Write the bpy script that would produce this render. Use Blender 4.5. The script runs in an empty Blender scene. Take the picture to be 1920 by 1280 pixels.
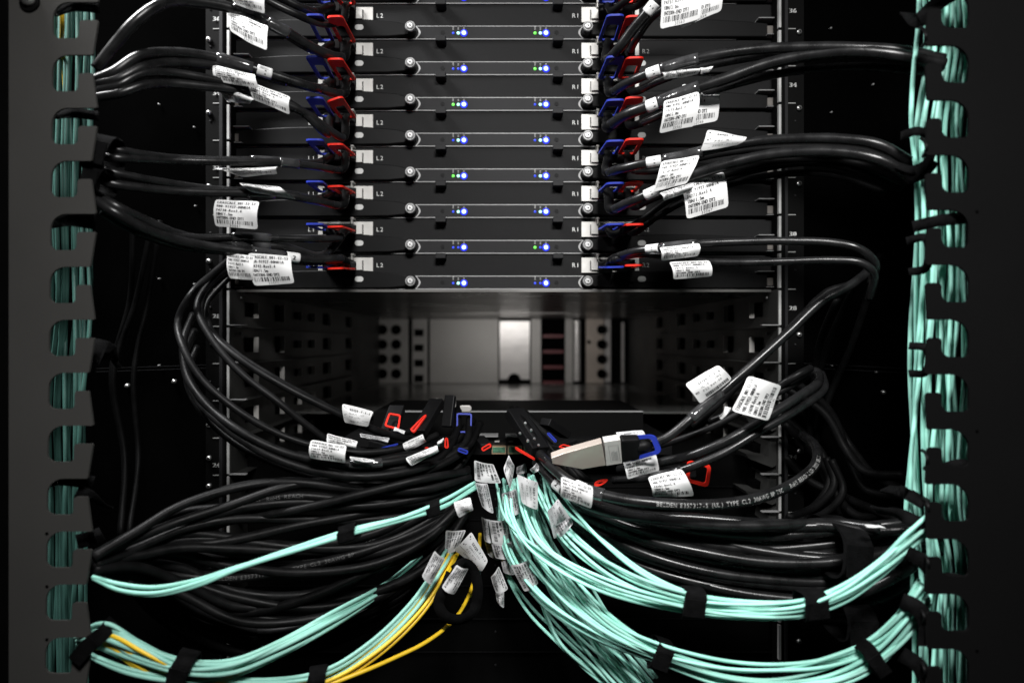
import bpy, math, random
from mathutils import Vector, Matrix
random.seed(7)
SC = bpy.context.scene
COL = SC.collection
# ------------------------------------------------------------------ camera, world, lights
D = 0.82            # metres from the camera to the rack's front plane (y = 0)
PX = 0.000638       # metres per photo pixel on that plane
ZC = 1.20           # camera height
CX = 945.0          # photo column of the vanishing point
cam = bpy.data.cameras.new('camera')
cam.sensor_width = 36.0
cam.lens = 36.0 * D / (1920 * PX)
cam.shift_x = (960 - CX) / 1920
cam.clip_start = 0.02
cam.clip_end = 50
cam.dof.use_dof = True
cam.dof.focus_distance = D - 0.075
cam.dof.aperture_fstop = 3.2
camo = bpy.data.objects.new('camera', cam)
COL.objects.link(camo)
camo.location = (0, -D, ZC)
camo.rotation_euler = (math.radians(90), 0, 0)
SC.camera = camo
w = bpy.data.worlds.new('World'); SC.world = w; w.use_nodes = True
w.node_tree.nodes['Background'].inputs[0].default_value = (0.6, 0.65, 0.7, 1)
w.node_tree.nodes['Background'].inputs[1].default_value = 0.003
SC.view_settings.view_transform = 'Standard'
SC.view_settings.look = 'None'
SC.view_settings.exposure = 0
SC.view_settings.gamma = 1


def area(name, loc, target, sx, sy, power, color=(1, 1, 1), spread=180):
    l = bpy.data.lights.new(name, 'AREA')
    l.shape = 'RECTANGLE'; l.size = sx; l.size_y = sy; l.energy = power; l.color = color
    l.spread = math.radians(spread)
    o = bpy.data.objects.new(name, l); COL.objects.link(o)
    o.location = loc
    o.rotation_euler = (Vector(target) - Vector(loc)).to_track_quat('-Z', 'Y').to_euler()
    return o


area('key_light', (0.10, -1.02, ZC + 0.62), (0.10, 0, ZC - 0.10), 0.30, 0.14, 6.1, (1, 0.99, 0.975), 90)
area('aisle_light', (-0.66, -0.25, ZC + 0.84), (-0.30, -0.17, ZC + 0.16), 0.18, 0.36, 7.5, (1, 1, 1), 90)
area('added_bay_fill', (0.02, 0.62, ZC + 0.045), (0.05, 1.0, ZC + 0.0), 0.22, 0.03, 0.30, (1, 0.97, 0.94), 150)  # unseen lamp added inside the bay to brighten its back wall


# ------------------------------------------------------------------ coordinates
def at(px, py, d=0.0):
    """photo pixel + metres in front of the rack plane -> point of the room"""
    s = (D - d) / D
    return Vector(((px - CX) * PX * s, -d, ZC + (640 - py) * PX * s))


def px_of(v):
    d = -v.y
    s = (D - d) / D
    return (v.x / (PX * s) + CX, 640 - (v.z - ZC) / (PX * s), d)


# ------------------------------------------------------------------ materials
def mat(name, base, rough=0.5, metal=0.0, coat=0.0, emit=None, es=0.0, noise=0.0, nscale=40.0, bump=0.0, bscale=200.0,
        rvar=0.0, stretch=None, spec=0.5):
    m = bpy.data.materials.new(name); m.use_nodes = True
    nt = m.node_tree; b = nt.nodes['Principled BSDF']
    b.inputs['Base Color'].default_value = (*base, 1)
    b.inputs['Roughness'].default_value = rough
    b.inputs['Metallic'].default_value = metal
    b.inputs['Coat Weight'].default_value = coat
    b.inputs['Specular IOR Level'].default_value = spec
    if emit:
        b.inputs['Emission Color'].default_value = (*emit, 1)
        b.inputs['Emission Strength'].default_value = es
    if noise or bump or rvar:
        tc = nt.nodes.new('ShaderNodeTexCoord'); mp = nt.nodes.new('ShaderNodeMapping')
        nt.links.new(tc.outputs['Object'], mp.inputs[0])
        if stretch: mp.inputs['Scale'].default_value = stretch
    if noise or rvar:
        n = nt.nodes.new('ShaderNodeTexNoise'); n.inputs['Scale'].default_value = nscale; n.inputs['Detail'].default_value = 6
        nt.links.new(mp.outputs[0], n.inputs[0])
        if noise:
            mr = nt.nodes.new('ShaderNodeMapRange')
            mr.inputs[1].default_value = 0.3; mr.inputs[2].default_value = 0.7
            mr.inputs[3].default_value = 1 - noise; mr.inputs[4].default_value = 1 + noise
            nt.links.new(n.outputs[0], mr.inputs[0])
            mx = nt.nodes.new('ShaderNodeVectorMath'); mx.operation = 'SCALE'
            mx.inputs[0].default_value = base
            nt.links.new(mr.outputs[0], mx.inputs['Scale'])
            nt.links.new(mx.outputs[0], b.inputs['Base Color'])
        if rvar:
            mr = nt.nodes.new('ShaderNodeMapRange')
            mr.inputs[1].default_value = 0.3; mr.inputs[2].default_value = 0.7
            mr.inputs[3].default_value = max(0.03, rough - rvar); mr.inputs[4].default_value = min(1, rough + rvar)
            nt.links.new(n.outputs[0], mr.inputs[0]); nt.links.new(mr.outputs[0], b.inputs['Roughness'])
    if bump:
        n2 = nt.nodes.new('ShaderNodeTexNoise'); n2.inputs['Scale'].default_value = bscale; n2.inputs['Detail'].default_value = 4
        nt.links.new(mp.outputs[0], n2.inputs[0])
        bp = nt.nodes.new('ShaderNodeBump'); bp.inputs['Strength'].default_value = bump; bp.inputs['Distance'].default_value = 0.001
        nt.links.new(n2.outputs[0], bp.inputs['Height']); nt.links.new(bp.outputs[0], b.inputs['Normal'])
    return m


M = dict(
    jacket=mat('black_cable_jacket', (0.008, 0.008, 0.0083), 0.29, noise=0.35, nscale=60, bump=0.10, bscale=260, rvar=0.07, spec=0.30),
    jacket_dull=mat('dusty_cable_jacket', (0.0048, 0.0048, 0.005), 0.46, noise=0.4, nscale=70, bump=0.15, bscale=300, rvar=0.08, spec=0.12),
    jacket_shaded=mat('shaded_cable_jacket', (0.003, 0.003, 0.0031), 0.5, noise=0.4, nscale=70, spec=0.06),  # darker copy of the jacket, shade put into its colour
    inkmid=mat('light_grey_print', (0.32, 0.32, 0.315), 0.6),
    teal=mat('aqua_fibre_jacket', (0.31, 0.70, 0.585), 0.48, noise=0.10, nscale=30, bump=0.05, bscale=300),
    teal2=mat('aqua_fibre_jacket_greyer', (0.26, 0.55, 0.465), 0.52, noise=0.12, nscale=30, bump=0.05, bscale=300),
    teal_shaded=mat('shaded_aqua_fibre_jacket', (0.045, 0.125, 0.105), 0.5, noise=0.15, nscale=30),  # aqua darkened to carry the shade behind the left panel
    clipm=mat('dull_zinc_clip', (0.11, 0.10, 0.09), 0.5, metal=0.1, noise=0.2, nscale=40),
    inkfaint=mat('faint_print', (0.06, 0.06, 0.06), 0.6),  # darker than the other jacket prints
    knurl=mat('grey_knurled_metal', (0.17, 0.17, 0.17), 0.45, metal=0.3, noise=0.5, nscale=400),
    knurl_bright=mat('bright_screw_face', (0.50, 0.50, 0.50), 0.4, metal=0.2, noise=0.6, nscale=500),
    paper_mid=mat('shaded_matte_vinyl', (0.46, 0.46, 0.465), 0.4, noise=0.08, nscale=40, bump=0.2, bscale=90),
    yellow=mat('yellow_fibre_jacket', (0.80, 0.52, 0.02), 0.45, noise=0.08, nscale=30),
    red=mat('red_pull_tab', (0.60, 0.020, 0.010), 0.5, noise=0.08, nscale=60, spec=0.2),
    blue=mat('blue_pull_tab', (0.014, 0.028, 0.26), 0.5, noise=0.08, nscale=60, spec=0.2),
    plug=mat('black_overmould', (0.004, 0.004, 0.0043), 0.5, noise=0.2, bump=0.1, spec=0.12),
    nickel=mat('nickel_shell', (0.40, 0.345, 0.305), 0.32, metal=0.35, noise=0.06, nscale=25, rvar=0.06),
    steel=mat('bright_steel', (0.62, 0.62, 0.61), 0.32, metal=0.9, noise=0.15, nscale=90, rvar=0.1),
    edge=mat('bare_steel_edge', (0.17, 0.17, 0.17), 0.6, metal=0.1),
    redge=mat('worn_rail_edge', (0.30, 0.30, 0.295), 0.5, metal=0.2, noise=0.25, nscale=40),
    trim=mat('satin_trim', (0.32, 0.32, 0.32), 0.6, metal=0.1),
    cage=mat('white_port_cage', (0.46, 0.45, 0.43), 0.42, metal=0.15, noise=0.1, nscale=80),
    face=mat('black_powder_coat', (0.0072, 0.0072, 0.0075), 0.6, noise=0.14, nscale=9, bump=0.25, bscale=900, spec=0.10),
    strip=mat('charcoal_coat', (0.012, 0.012, 0.0128), 0.55, noise=0.12, nscale=12, bump=0.2, bscale=900, spec=0.12),
    lever=mat('black_plastic', (0.004, 0.004, 0.0042), 0.45, noise=0.2, nscale=20, spec=0.10),
    black=mat('black_paint', (0.0008, 0.0008, 0.0008), 1.0, noise=0.3, nscale=8, spec=0.0),
    black2=mat('black_sheet', (0.0018, 0.0018, 0.0018), 0.6, noise=0.3, nscale=8, spec=0.05),
    hole=mat('dark_opening', (0.0008, 0.0008, 0.0008), 0.9, spec=0.02),
    grey=mat('grey_oval_plug', (0.42, 0.42, 0.41), 0.5, noise=0.08),
    ink=mat('white_print', (0.55, 0.55, 0.54), 0.6),
    inkdim=mat('grey_print', (0.24, 0.24, 0.235), 0.6),
    blackink=mat('black_print', (0.010, 0.010, 0.011), 0.5),
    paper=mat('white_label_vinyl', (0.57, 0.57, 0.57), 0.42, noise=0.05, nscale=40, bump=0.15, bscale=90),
    paper_dim=mat('shaded_label_vinyl', (0.40, 0.40, 0.41), 0.36, noise=0.10, nscale=40, bump=0.2, bscale=90),  # label white dimmed, shade put into the colour
    wrap=mat('clear_laminate_wrap', (0.030, 0.030, 0.031), 0.13, coat=0.5, noise=0.6, nscale=60, bump=0.9, bscale=80, spec=0.6),
    velcro=mat('black_velcro', (0.0035, 0.0035, 0.0037), 0.9, noise=0.4, nscale=120, bump=1.0, bscale=900, spec=0.04),
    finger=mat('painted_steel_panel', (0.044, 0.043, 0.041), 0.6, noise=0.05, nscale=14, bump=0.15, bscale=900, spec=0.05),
    finger_shaded=mat('shaded_steel_panel', (0.0052, 0.0052, 0.0053), 0.9, noise=0.05, nscale=14, bump=0.15, bscale=900, spec=0.0),  # panel steel darkened, stands in for weaker light on the right
    wall_in=mat('chassis_side_sheet', (0.026, 0.026, 0.025), 0.5, metal=0.1, noise=0.15, nscale=10, rvar=0.08, spec=0.2),
    ceil_in=mat('chassis_top_sheet', (0.16, 0.155, 0.15), 0.30, metal=0.6, noise=0.1, nscale=8, rvar=0.06),
    floor_in=mat('chassis_tray_sheet', (0.26, 0.26, 0.25), 0.22, metal=0.7, noise=0.1, nscale=8, rvar=0.06),
    back_grey=mat('grey_back_plate', (0.34, 0.33, 0.315), 0.5, metal=0.2, noise=0.08, nscale=12, rvar=0.06),
    back_white=mat('polished_back_plate', (0.62, 0.60, 0.585), 0.30, metal=0.2, noise=0.1, nscale=20, stretch=(1, 1, 4)),
    back_warm=mat('warm_back_plate', (0.46, 0.40, 0.35), 0.45, metal=0.3, noise=0.1, nscale=20),
    dkred=mat('dark_red_connector', (0.10, 0.012, 0.016), 0.5),
    green=mat('green_circuit', (0.04, 0.12, 0.07), 0.5, noise=0.5, nscale=300),
    brass=mat('gold_contacts', (0.62, 0.45, 0.30), 0.35, metal=0.8),
    led_b=mat('blue_led', (0.1, 0.1, 0.5), 0.4, emit=(0.30, 0.45, 1.0), es=3.6),
    led_halo=mat('blue_led_halo', (0.02, 0.02, 0.2), 0.4, emit=(0.015, 0.03, 1.0), es=1.2),  # glowing ring stands in for the halo round the LED
    led_bd=mat('dim_blue_led', (0.02, 0.02, 0.3), 0.4, emit=(0.03, 0.09, 1.0), es=1.0),
    led_c=mat('cyan_led', (0.1, 0.3, 0.3), 0.4, emit=(0.45, 1.0, 0.85), es=1.8),
    led_g=mat('green_led', (0.1, 0.4, 0.05), 0.4, emit=(0.15, 0.95, 0.10), es=1.3),
)


# ------------------------------------------------------------------ mesh building
class MB:
    def __init__(s): s.v = []; s.f = []
    def add(s, vs, fs):
        n = len(s.v); s.v += [tuple(v) for v in vs]; s.f += [tuple(i + n for i in f) for f in fs]; return s
    def box(s, a, b):
        x0, x1 = sorted((a[0], b[0])); y0, y1 = sorted((a[1], b[1])); z0, z1 = sorted((a[2], b[2]))
        vs = [(x, y, z) for x in (x0, x1) for y in (y0, y1) for z in (z0, z1)]
        return s.add(vs, [(0, 1, 3, 2), (4, 6, 7, 5), (0, 4, 5, 1), (2, 3, 7, 6), (0, 2, 6, 4), (1, 5, 7, 3)])
    def pbox(s, x0, y0, x1, y1, d0, d1):
        """box given by photo px at depth d1 (front) going back to depth d0, parallel to the axes"""
        a = at(x0, y0, d1); b = at(x1, y1, d1)
        return s.box((a.x, -d0, a.z), (b.x, -d1, b.z))
    def prism(s, poly, d0, d1):
        """poly: px points at depth d1; extruded straight back to d0"""
        P = [at(x, y, d1) for x, y in poly]; n = len(P)
        vs = [(p.x, -d1, p.z) for p in P] + [(p.x, -d0, p.z) for p in P]
        fs = [tuple(range(n)), tuple(range(2 * n - 1, n - 1, -1))]
        fs += [(i, i + n, (i + 1) % n + n, (i + 1) % n) for i in range(n)]
        return s.add(vs, fs)
    def cyl(s, p, q, r, n=20, r2=None):
        p = Vector(p); q = Vector(q); t = (q - p).normalized()
        a = t.orthogonal().normalized(); b = t.cross(a); r2 = r if r2 is None else r2
        vs = []
        for c, rr in ((p, r), (q, r2)):
            vs += [c + (a * math.cos(2 * math.pi * i / n) + b * math.sin(2 * math.pi * i / n)) * rr for i in range(n)]
        return s.add(vs, [tuple(range(n)), tuple(range(2 * n - 1, n - 1, -1))] + [(i, i + n, (i + 1) % n + n, (i + 1) % n) for i in range(n)])
    def build(s, name, m, parent=None, smooth=False, bevel=0.0):
        me = bpy.data.meshes.new(name); me.from_pydata(s.v, [], s.f); me.validate(); me.update()
        me.materials.append(M[m] if isinstance(m, str) else m)
        if smooth:
            for p in me.polygons: p.use_smooth = True
        o = bpy.data.objects.new(name, me); COL.objects.link(o)
        if bevel:
            md = o.modifiers.new('bevel', 'BEVEL'); md.width = bevel; md.segments = 2; md.limit_method = 'ANGLE'
        if parent: o.parent = parent
        return o


def tag(o, label=None, cat=None, group=None, kind=None):
    for k, v in (('label', label), ('category', cat), ('group', group), ('kind', kind)):
        if v: o[k] = v
    return o


def empty(name, label=None, cat=None, group=None, kind=None, loc=(0, 0, 0)):
    o = bpy.data.objects.new(name, None); COL.objects.link(o); o.location = loc; o.empty_display_size = 0.01
    return tag(o, label, cat, group, kind)


def copy_tree(o, parent=None, off=None):
    c = o.copy(); COL.objects.link(c); c.parent = parent
    if off is not None: c.location = Vector(c.location) + off
    for ch in list(o.children): copy_tree(ch, c)
    return c


# ------------------------------------------------------------------ glyphs for every piece of writing
CHARS = "ABCDEFGHIJKLMNOPQRSTUVWXYZabcdefghijklmnopqrstuvwxyz0123456789-_/.():>"
GL = {}


def make_glyphs():
    obs = []
    for c in CHARS:
        cu = bpy.data.curves.new('glyph', 'FONT'); cu.body = c; cu.size = 1.0; cu.resolution_u = 2
        o = bpy.data.objects.new('glyph', cu); COL.objects.link(o); obs.append((c, o))
    bpy.context.view_layer.update()
    dg = bpy.context.evaluated_depsgraph_get()
    for c, o in obs:
        me = o.evaluated_get(dg).to_mesh()
        vs = [(v.co.x, v.co.y) for v in me.vertices]; fs = [tuple(p.vertices) for p in me.polygons]
        x0 = min(v[0] for v in vs); x1 = max(v[0] for v in vs)
        GL[c] = ([(x - x0, y) for x, y in vs], fs, x1 - x0)
        o.to_mesh_clear() if False else None
    for c, o in obs:
        cu = o.data; bpy.data.objects.remove(o); bpy.data.curves.remove(cu)


make_glyphs()


def text2d(s, x, y, h, width=None, bold=False, mono=0.56):
    """-> verts (2D), faces; cap height h, left edge x, baseline y"""
    sc = h / 0.70; cx = 0; vs = []; fs = []
    for c in s:
        if c == ' ' or c not in GL: cx += mono; continue
        g, f, wd = GL[c]; k = len(vs); off = (mono - wd) / 2 if wd < mono else 0
        reps = (0, 0.07, 0.14) if bold else (0,)
        for r in reps:
            k = len(vs)
            vs += [(cx + off + r + px_, py_) for px_, py_ in g]; fs += [tuple(i + k for i in q) for q in f]
        cx += max(mono, wd) + 0.06
    W = cx * sc
    kx = (width / W) if width else 1.0
    return [(x + vx * sc * kx, y + vy * sc) for vx, vy in vs], fs


def ink(name, items, mapper, m, parent):
    mb = MB()
    for it in items:
        if it[0] == 't':
            vs, fs = text2d(it[1], it[2], it[3], it[4], it[5] if len(it) > 5 else None, it[6] if len(it) > 6 else True)
        else:
            _, x0, y0, x1, y1 = it; vs = [(x0, y0), (x1, y0), (x1, y1), (x0, y1)]; fs = [(0, 1, 2, 3)]
        mb.add([mapper(x, y) for x, y in vs], fs)
    return mb.build(name, m, parent)


def flat_text(name, s, px, py, d, hpx, m, parent, bold=False):
    """white lettering printed on a face that looks at the aisle; px,py = left, baseline"""
    return ink(name, [('t', s, 0, 0, hpx, None, bold)], lambda x, y: at(px + x, py - y, d + 0.0006), m, parent)


# ------------------------------------------------------------------ cables
def catmull(P, seg=10):
    P = [Vector(p) for p in P]
    P = [P[0] * 2 - P[1]] + P + [P[-1] * 2 - P[-2]]
    out = []
    for i in range(1, len(P) - 2):
        p0, p1, p2, p3 = P[i - 1:i + 3]
        t0 = 0; t1 = t0 + max((p1 - p0).length, 1e-6) ** .5; t2 = t1 + max((p2 - p1).length, 1e-6) ** .5; t3 = t2 + max((p3 - p2).length, 1e-6) ** .5
        for k in range(seg):
            t = t1 + (t2 - t1) * k / seg
            A1 = p0 * ((t1 - t) / (t1 - t0)) + p1 * ((t - t0) / (t1 - t0))
            A2 = p1 * ((t2 - t) / (t2 - t1)) + p2 * ((t - t1) / (t2 - t1))
            A3 = p2 * ((t3 - t) / (t3 - t2)) + p3 * ((t - t2) / (t3 - t2))
            B1 = A1 * ((t2 - t) / (t2 - t0)) + A2 * ((t - t0) / (t2 - t0))
            B2 = A2 * ((t3 - t) / (t3 - t1)) + A3 * ((t - t1) / (t3 - t1))
            out.append(B1 * ((t2 - t) / (t2 - t1)) + B2 * ((t - t1) / (t2 - t1)))
    out.append(P[-2])
    return out


def tube(mb, C, r, n=12, flat=1.0):
    t = (C[1] - C[0]).normalized(); a = t.orthogonal().normalized(); vs = []; m = len(C)
    for i in range(m):
        t = (C[min(i + 1, m - 1)] - C[max(i - 1, 0)]).normalized()
        a = (a - t * a.dot(t)).normalized(); b = t.cross(a)
        rr = r[i] if isinstance(r, list) else r
        vs += [C[i] + (a * math.cos(2 * math.pi * k / n) + b * math.sin(2 * math.pi * k / n) * flat) * rr for k in range(n)]
    fs = [(i * n + k, i * n + (k + 1) % n, (i + 1) * n + (k + 1) % n, (i + 1) * n + k) for i in range(m - 1) for k in range(n)]
    fs += [tuple(range(n - 1, -1, -1)), tuple(range((m - 1) * n, m * n))]
    mb.add(vs, fs)


CABLES = []


class Cable:
    def __init__(s, name, pts, wpx, m, label, cat, group=None, n=12, seg=10, key='', wig=0.0):
        P = [p if isinstance(p, Vector) else at(*p[:3]) for p in pts]
        if wig:
            P = [P[0]] + [p + Vector((random.uniform(-1, 1), random.uniform(-1, 1), random.uniform(-1, 1))) * wig for p in P[1:-1]] + [P[-1]]
        s.C = catmull(P, seg)
        mid = pts[len(pts) // 2]
        dm = -P[len(P) // 2].y
        s.r = wpx / 2 * PX * (D - dm) / D
        mb = MB(); tube(mb, s.C, s.r, n)
        s.o = mb.build(name, m, None, True)
        tag(s.o, label, cat, group)
        s.key = key
        s.S = [0.0]
        for i in range(1, len(s.C)): s.S.append(s.S[-1] + (s.C[i] - s.C[i - 1]).length)
        s.pp = [px_of(c) for c in s.C]
        CABLES.append(s)

    def frame(s, u):
        u = min(max(u, 0), s.S[-1] - 1e-6); i = 0
        while s.S[i + 1] < u: i += 1
        f = (u - s.S[i]) / (s.S[i + 1] - s.S[i]); c = s.C[i].lerp(s.C[i + 1], f)
        t0 = (s.C[min(i + 1, len(s.C) - 1)] - s.C[max(i - 1, 0)]).normalized(); t1 = (s.C[min(i + 2, len(s.C) - 1)] - s.C[i]).normalized()
        t = t0.lerp(t1, f).normalized()
        n = (Vector((0, -D, ZC)) - c); n = (n - t * n.dot(t)).normalized(); b = n.cross(t)
        return c, t, n, b

    def near(s, px, py):
        k = min(range(len(s.pp)), key=lambda i: (s.pp[i][0] - px) ** 2 + (s.pp[i][1] - py) ** 2)
        return s.S[k], s.pp[k][2], math.hypot(s.pp[k][0] - px, s.pp[k][1] - py)

    def sleeve(s, px, py, lpx, m='paper', digit=None, name='marker_sleeve', grow=0.0006):
        u, d, _ = s.near(px, py); L = lpx * PX * (D - d) / D
        n = 8; C = [s.frame(u - L / 2 + L * i / n)[0] for i in range(n + 1)]
        mb = MB(); tube(mb, C, s.r + grow, 16); o = mb.build(name, m, s.o, True)
        if digit:
            s.write(digit, u, s.r * 0.9, 'blackink', o, s.r + grow + 0.0002, name='digit', centre=True)
        return o

    def write(s, text, u0, h, m, parent=None, r=None, phi0=0.0, name='jacket_print', centre=False, flip=None, kx=1.0):
        r = r or s.r + 0.00015
        vs, fs = text2d(text, 0, 0, h, None, text.isdigit())
        vs = [(a * kx, b) for a, b in vs]; W = max(v[0] for v in vs)
        t = s.frame(u0)[1]; flip = (t.x < 0) if flip is None else flip
        if centre: u0 -= (W / 2) * (-1 if flip else 1)
        out = []
        for x, y in vs:
            u = u0 + (-x if flip else x)
            c, t, n, b = s.frame(u)
            yy = (y - h / 2) / r + phi0
            if flip: yy = -yy
            out.append(c + (n * math.cos(yy) + b * math.sin(yy)) * r)
        mb = MB(); mb.add(out, fs)
        return mb.build(name, m, parent or s.o)


def nearest(px, py, key):
    c = [k for k in CABLES if k.key.startswith(key)]
    return min(c, key=lambda k: k.near(px, py)[2])


NUM = 0


def std_lines(code='74738', num='33557', length='1.5m', end='DY1'):
    its = [('t', 'EXASCALE_001-S2-S3', .05, .84, .098, .88), ('t', '980-9I927-00N01A', .05, .69, .098, .78),
           ('t', code + '-Rev3.4', .05, .54, .098, .58), ('t', 'IBN/' + length, .05, .40, .098, .38),
           ('t', 'INTERN-END ' + end, .05, .27, .098, .64), ('t', num, .36, .02, .075, .26, False)]
    x = .06; rr = random.Random(int(num))
    while x < .90:
        wd = rr.choice((.012, .012, .022, .034)); its.append(('r', x, .11, x + wd, .245)); x += wd + rr.choice((.012, .018, .028))
    return its


def port_lines(a='SEQ3-7-1-1', b='CHASSIS31', c='F31 R1', side='From:'):
    return [('t', a, .24, .74, .11, .70, True), ('t', b, .24, .56, .10, .52, False), ('t', c, .24, .38, .09, .42, False),
            ('r', .18, .08, .19, .97), ('r', .02, .30, .97, .312), ('t', a, .24, .14, .09, .60, False), ('r', .06, .45, .10, .90), ('r', .12, .5, .14, .85)]


def sw_lines():
    its = [('t', 'SEQ3-7-1-1', .24, .70, .10, .68, True), ('t', 'IC IB L1 SW2', .24, .52, .10, .62, False), ('t', 'F22 P49-50', .24, .34, .10, .58, False),
           ('r', .18, .05, .19, .95), ('r', .02, .85, .97, .862), ('t', 'TO', .04, .40, .09, .10, True)]
    x = .24
    while x < .92:
        wd = random.choice((.012, .022, .03)); its.append(('r', x, .06, x + wd, .22)); x += wd + random.choice((.012, .02))
    return its


def flag(corners, lines, key='', rot=0, curl=0.004, twist=0.0, lift=0.006, m='paper', dd=(0, 0, 0, 0), host=None, label=None):
    """corners in image order tl,tr,br,bl (px). rot: quarter turns of the writing. Attached to the nearest cable."""
    cx = sum(c[0] for c in corners) / 4; cy = sum(c[1] for c in corners) / 4
    host = host or nearest(cx, cy, key)
    d = host.near(cx, cy)[1] + lift + host.r
    P = [at(c[0], c[1], d + e) for c, e in zip(corners, dd)]
    P = P[rot:] + P[:rot]
    nrm = (P[1] - P[0]).cross(P[3] - P[0]).normalized()
    if nrm.y > 0: nrm = -nrm

    def pos(u, v, off=0.0):      # v up
        p = P[3].lerp(P[2], u).lerp(P[0].lerp(P[1], u), v)
        z = curl * math.sin(math.pi * v) + twist * math.sin(math.pi * u) + 0.0009 * math.sin(7 * u + 4 * v + cx)
        return p + nrm * (z + off)
    nu, nv = 14, 10; mb = MB()
    for off in (0.0, -0.0004):
        vs = []
        for j in range(nv + 1):
            for i in range(nu + 1):
                u = i / nu; v = j / nv
                if i in (0, nu) and j in (0, nv):
                    u = .018 if i == 0 else .982; v = .025 if j == 0 else .975
                vs.append(pos(u, v, off))
        fs = [(j * (nu + 1) + i, j * (nu + 1) + i + 1, (j + 1) * (nu + 1) + i + 1, (j + 1) * (nu + 1) + i) for j in range(nv) for i in range(nu)]
        mb.add(vs, fs)
    o = mb.build('flag_label', m, host.o, True)
    if label: o['label'] = label
    ink('print', lines, lambda x, y: pos(x, y, 0.00025), 'blackink', o)
    return o


# ------------------------------------------------------------------ the setting
def sheet(name, m, a, b, label=None, cat=None, kind='structure', parent=None):
    o = MB().box(a, b).build(name, m, parent)
    if not parent: tag(o, label, cat, None, kind)
    return o


sheet('floor', 'black', (-1.6, -1.6, -0.02), (1.6, 1.6, 0.0))
sheet('back_wall', 'black', (-1.6, 1.30, 0.0), (1.6, 1.34, 2.6))
# cabinet sides: black sheet walls beside the rails
for sx, side in ((-1, 'left'), (1, 'right')):
    t = empty('cabinet_side', 'black sheet side wall of the cabinet %s of the server rails' % side, 'cabinet panel')
    x0 = at(392, 0).x if sx < 0 else at(1502, 0).x
    x1 = at(-420, 0).x if sx < 0 else at(2300, 0).x
    MB().box((x0, 0.030, 0.3), (x1, 0.034, 2.2)).build('sheet', 'black', t)
    mb = MB()
    for y in ((684, 690) if sx < 0 else (682, 690)):
        mb.add([at(*p) for p in ([(180, y + 6, -.025), (420, y - 2, -.025), (420, y - 1, -.025), (180, y + 7.2, -.025)] if sx < 0 else
                                 [(1500, y - 2, -.025), (1700, y + 8, -.025), (1700, y + 9.2, -.025), (1500, y - 1, -.025)])], [(0, 1, 2, 3)])
    mb.build('seam', 'inkdim' if 0 else 'edge', t) if False else mb.build('seam', 'strip', t)
    spots = [(240, 723), (328, 715), (300, 125), (366, 240), (300, 197), (368, 387), (300, 523), (366, 533), (300, 685)] if sx < 0 else \
            [(1655, 735, 1), (1564, 723), (1635, 160), (1556, 55), (1557, 212), (1640, 515), (1558, 685), (1641, 697)]
    for s in spots:
        big = len(s) > 2 or s[1] in (723, 715)
        p = at(s[0], s[1], -.028); r = (5 if big else 2.2) * PX
        MB().cyl(p, p + Vector((0, -0.004, 0)), r, 14, r * .75).build('screw', 'steel' if big else 'edge', t, True)


# ------------------------------------------------------------------ rack rails
def rail(side):
    L = side == 'left'
    t = empty('rack_rail', 'black upright mounting rail with unit numbers 36 to 26, %s of the servers' % side, 'rack rail')
    xe = 427.5 if L else 1462.5
    z0, z1 = 0.72, 1.70
    def vb(xa, xb, d0, d1, name, m):
        a = at(xa, 0, 0); b = at(xb, 0, 0)
        return MB().box((a.x, -d0, z0), (b.x, -d1, z1)).build(name, m, t)
    if L:
        vb(383, 424, -0.03, -0.004, 'flange', 'black2'); vb(412, 418, -0.004, 0.002, 'inner_rib', 'strip')
    else:
        vb(1466, 1510, -0.03, -0.004, 'flange', 'black2'); vb(1471, 1476, -0.004, 0.002, 'inner_rib', 'strip')
    # bright bare edge, broken at each unit
    for k in range(-9, 10):
        yy = 542 + 69.7 * k
        MB().pbox(xe - 2.3, yy + 2.5, xe + 2.3, yy + 67.2, -0.0035, 0.001).build('steel_edge', 'redge', t)
        MB().pbox(xe - 1.8, yy - 2.5, xe + 1.8, yy + 2.5, -0.0035, -0.002).build('edge_gap', 'black', t)
    # printed unit numbers
    for n, y in ((36, 20), (34, 159), (32, 299), (30, 438), (28, 577), (26, 716), (24, 856)):
        x = 398 if L else 1479
        flat_text('unit_number', str(n), x, y + 15 + (4.5 if not L else 4.5) - 15 + (15 if L else 0), -0.003, 8.2, 'ink', t, True)
    for k in range(-8, 7):
        yy = 542 + 69.7 * k
        mb = MB()
        if L: mb.pbox(399, yy - 0.8, 412, yy + 0.8, -0.004, -0.0032)
        else: mb.pbox(1478, yy - 0.8, 1492, yy + 0.8, -0.004, -0.0032)
        mb.build('unit_tick', 'inkdim', t)
    ys = (76, 213, 350, 490, 628, 796, 858, 910) if L else (62, 204, 345, 627, 773, 845, 1200)
    for y in ys:
        p = at(393 if L else 1497, y, -0.004); mb = MB()
        mb.cyl(p, p + Vector((0, -0.004, 0)), 5.0 * PX, 16, 4.2 * PX); o = mb.build('screw', 'steel', t, True)
        MB().cyl(p + Vector((0, -0.0041, 0)), p + Vector((0, -0.0042, 0)), 2.0 * PX, 6).build('hex_socket', 'hole', o)
    for k in range(-8, 8):
        yy = 542 + 69.7 * k + 34
        p = at(395 if L else 1491, yy, -0.0045)
        MB().cyl(p, p + Vector((0, -0.0015, 0)), 2.6 * PX, 12, 1.8 * PX).build('rail_hole', 'strip', t, True)
    return t


rail('left'); rail('right')

# ------------------------------------------------------------------ the eight blade servers
OFF = -0.036
U = 0.04445


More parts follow.
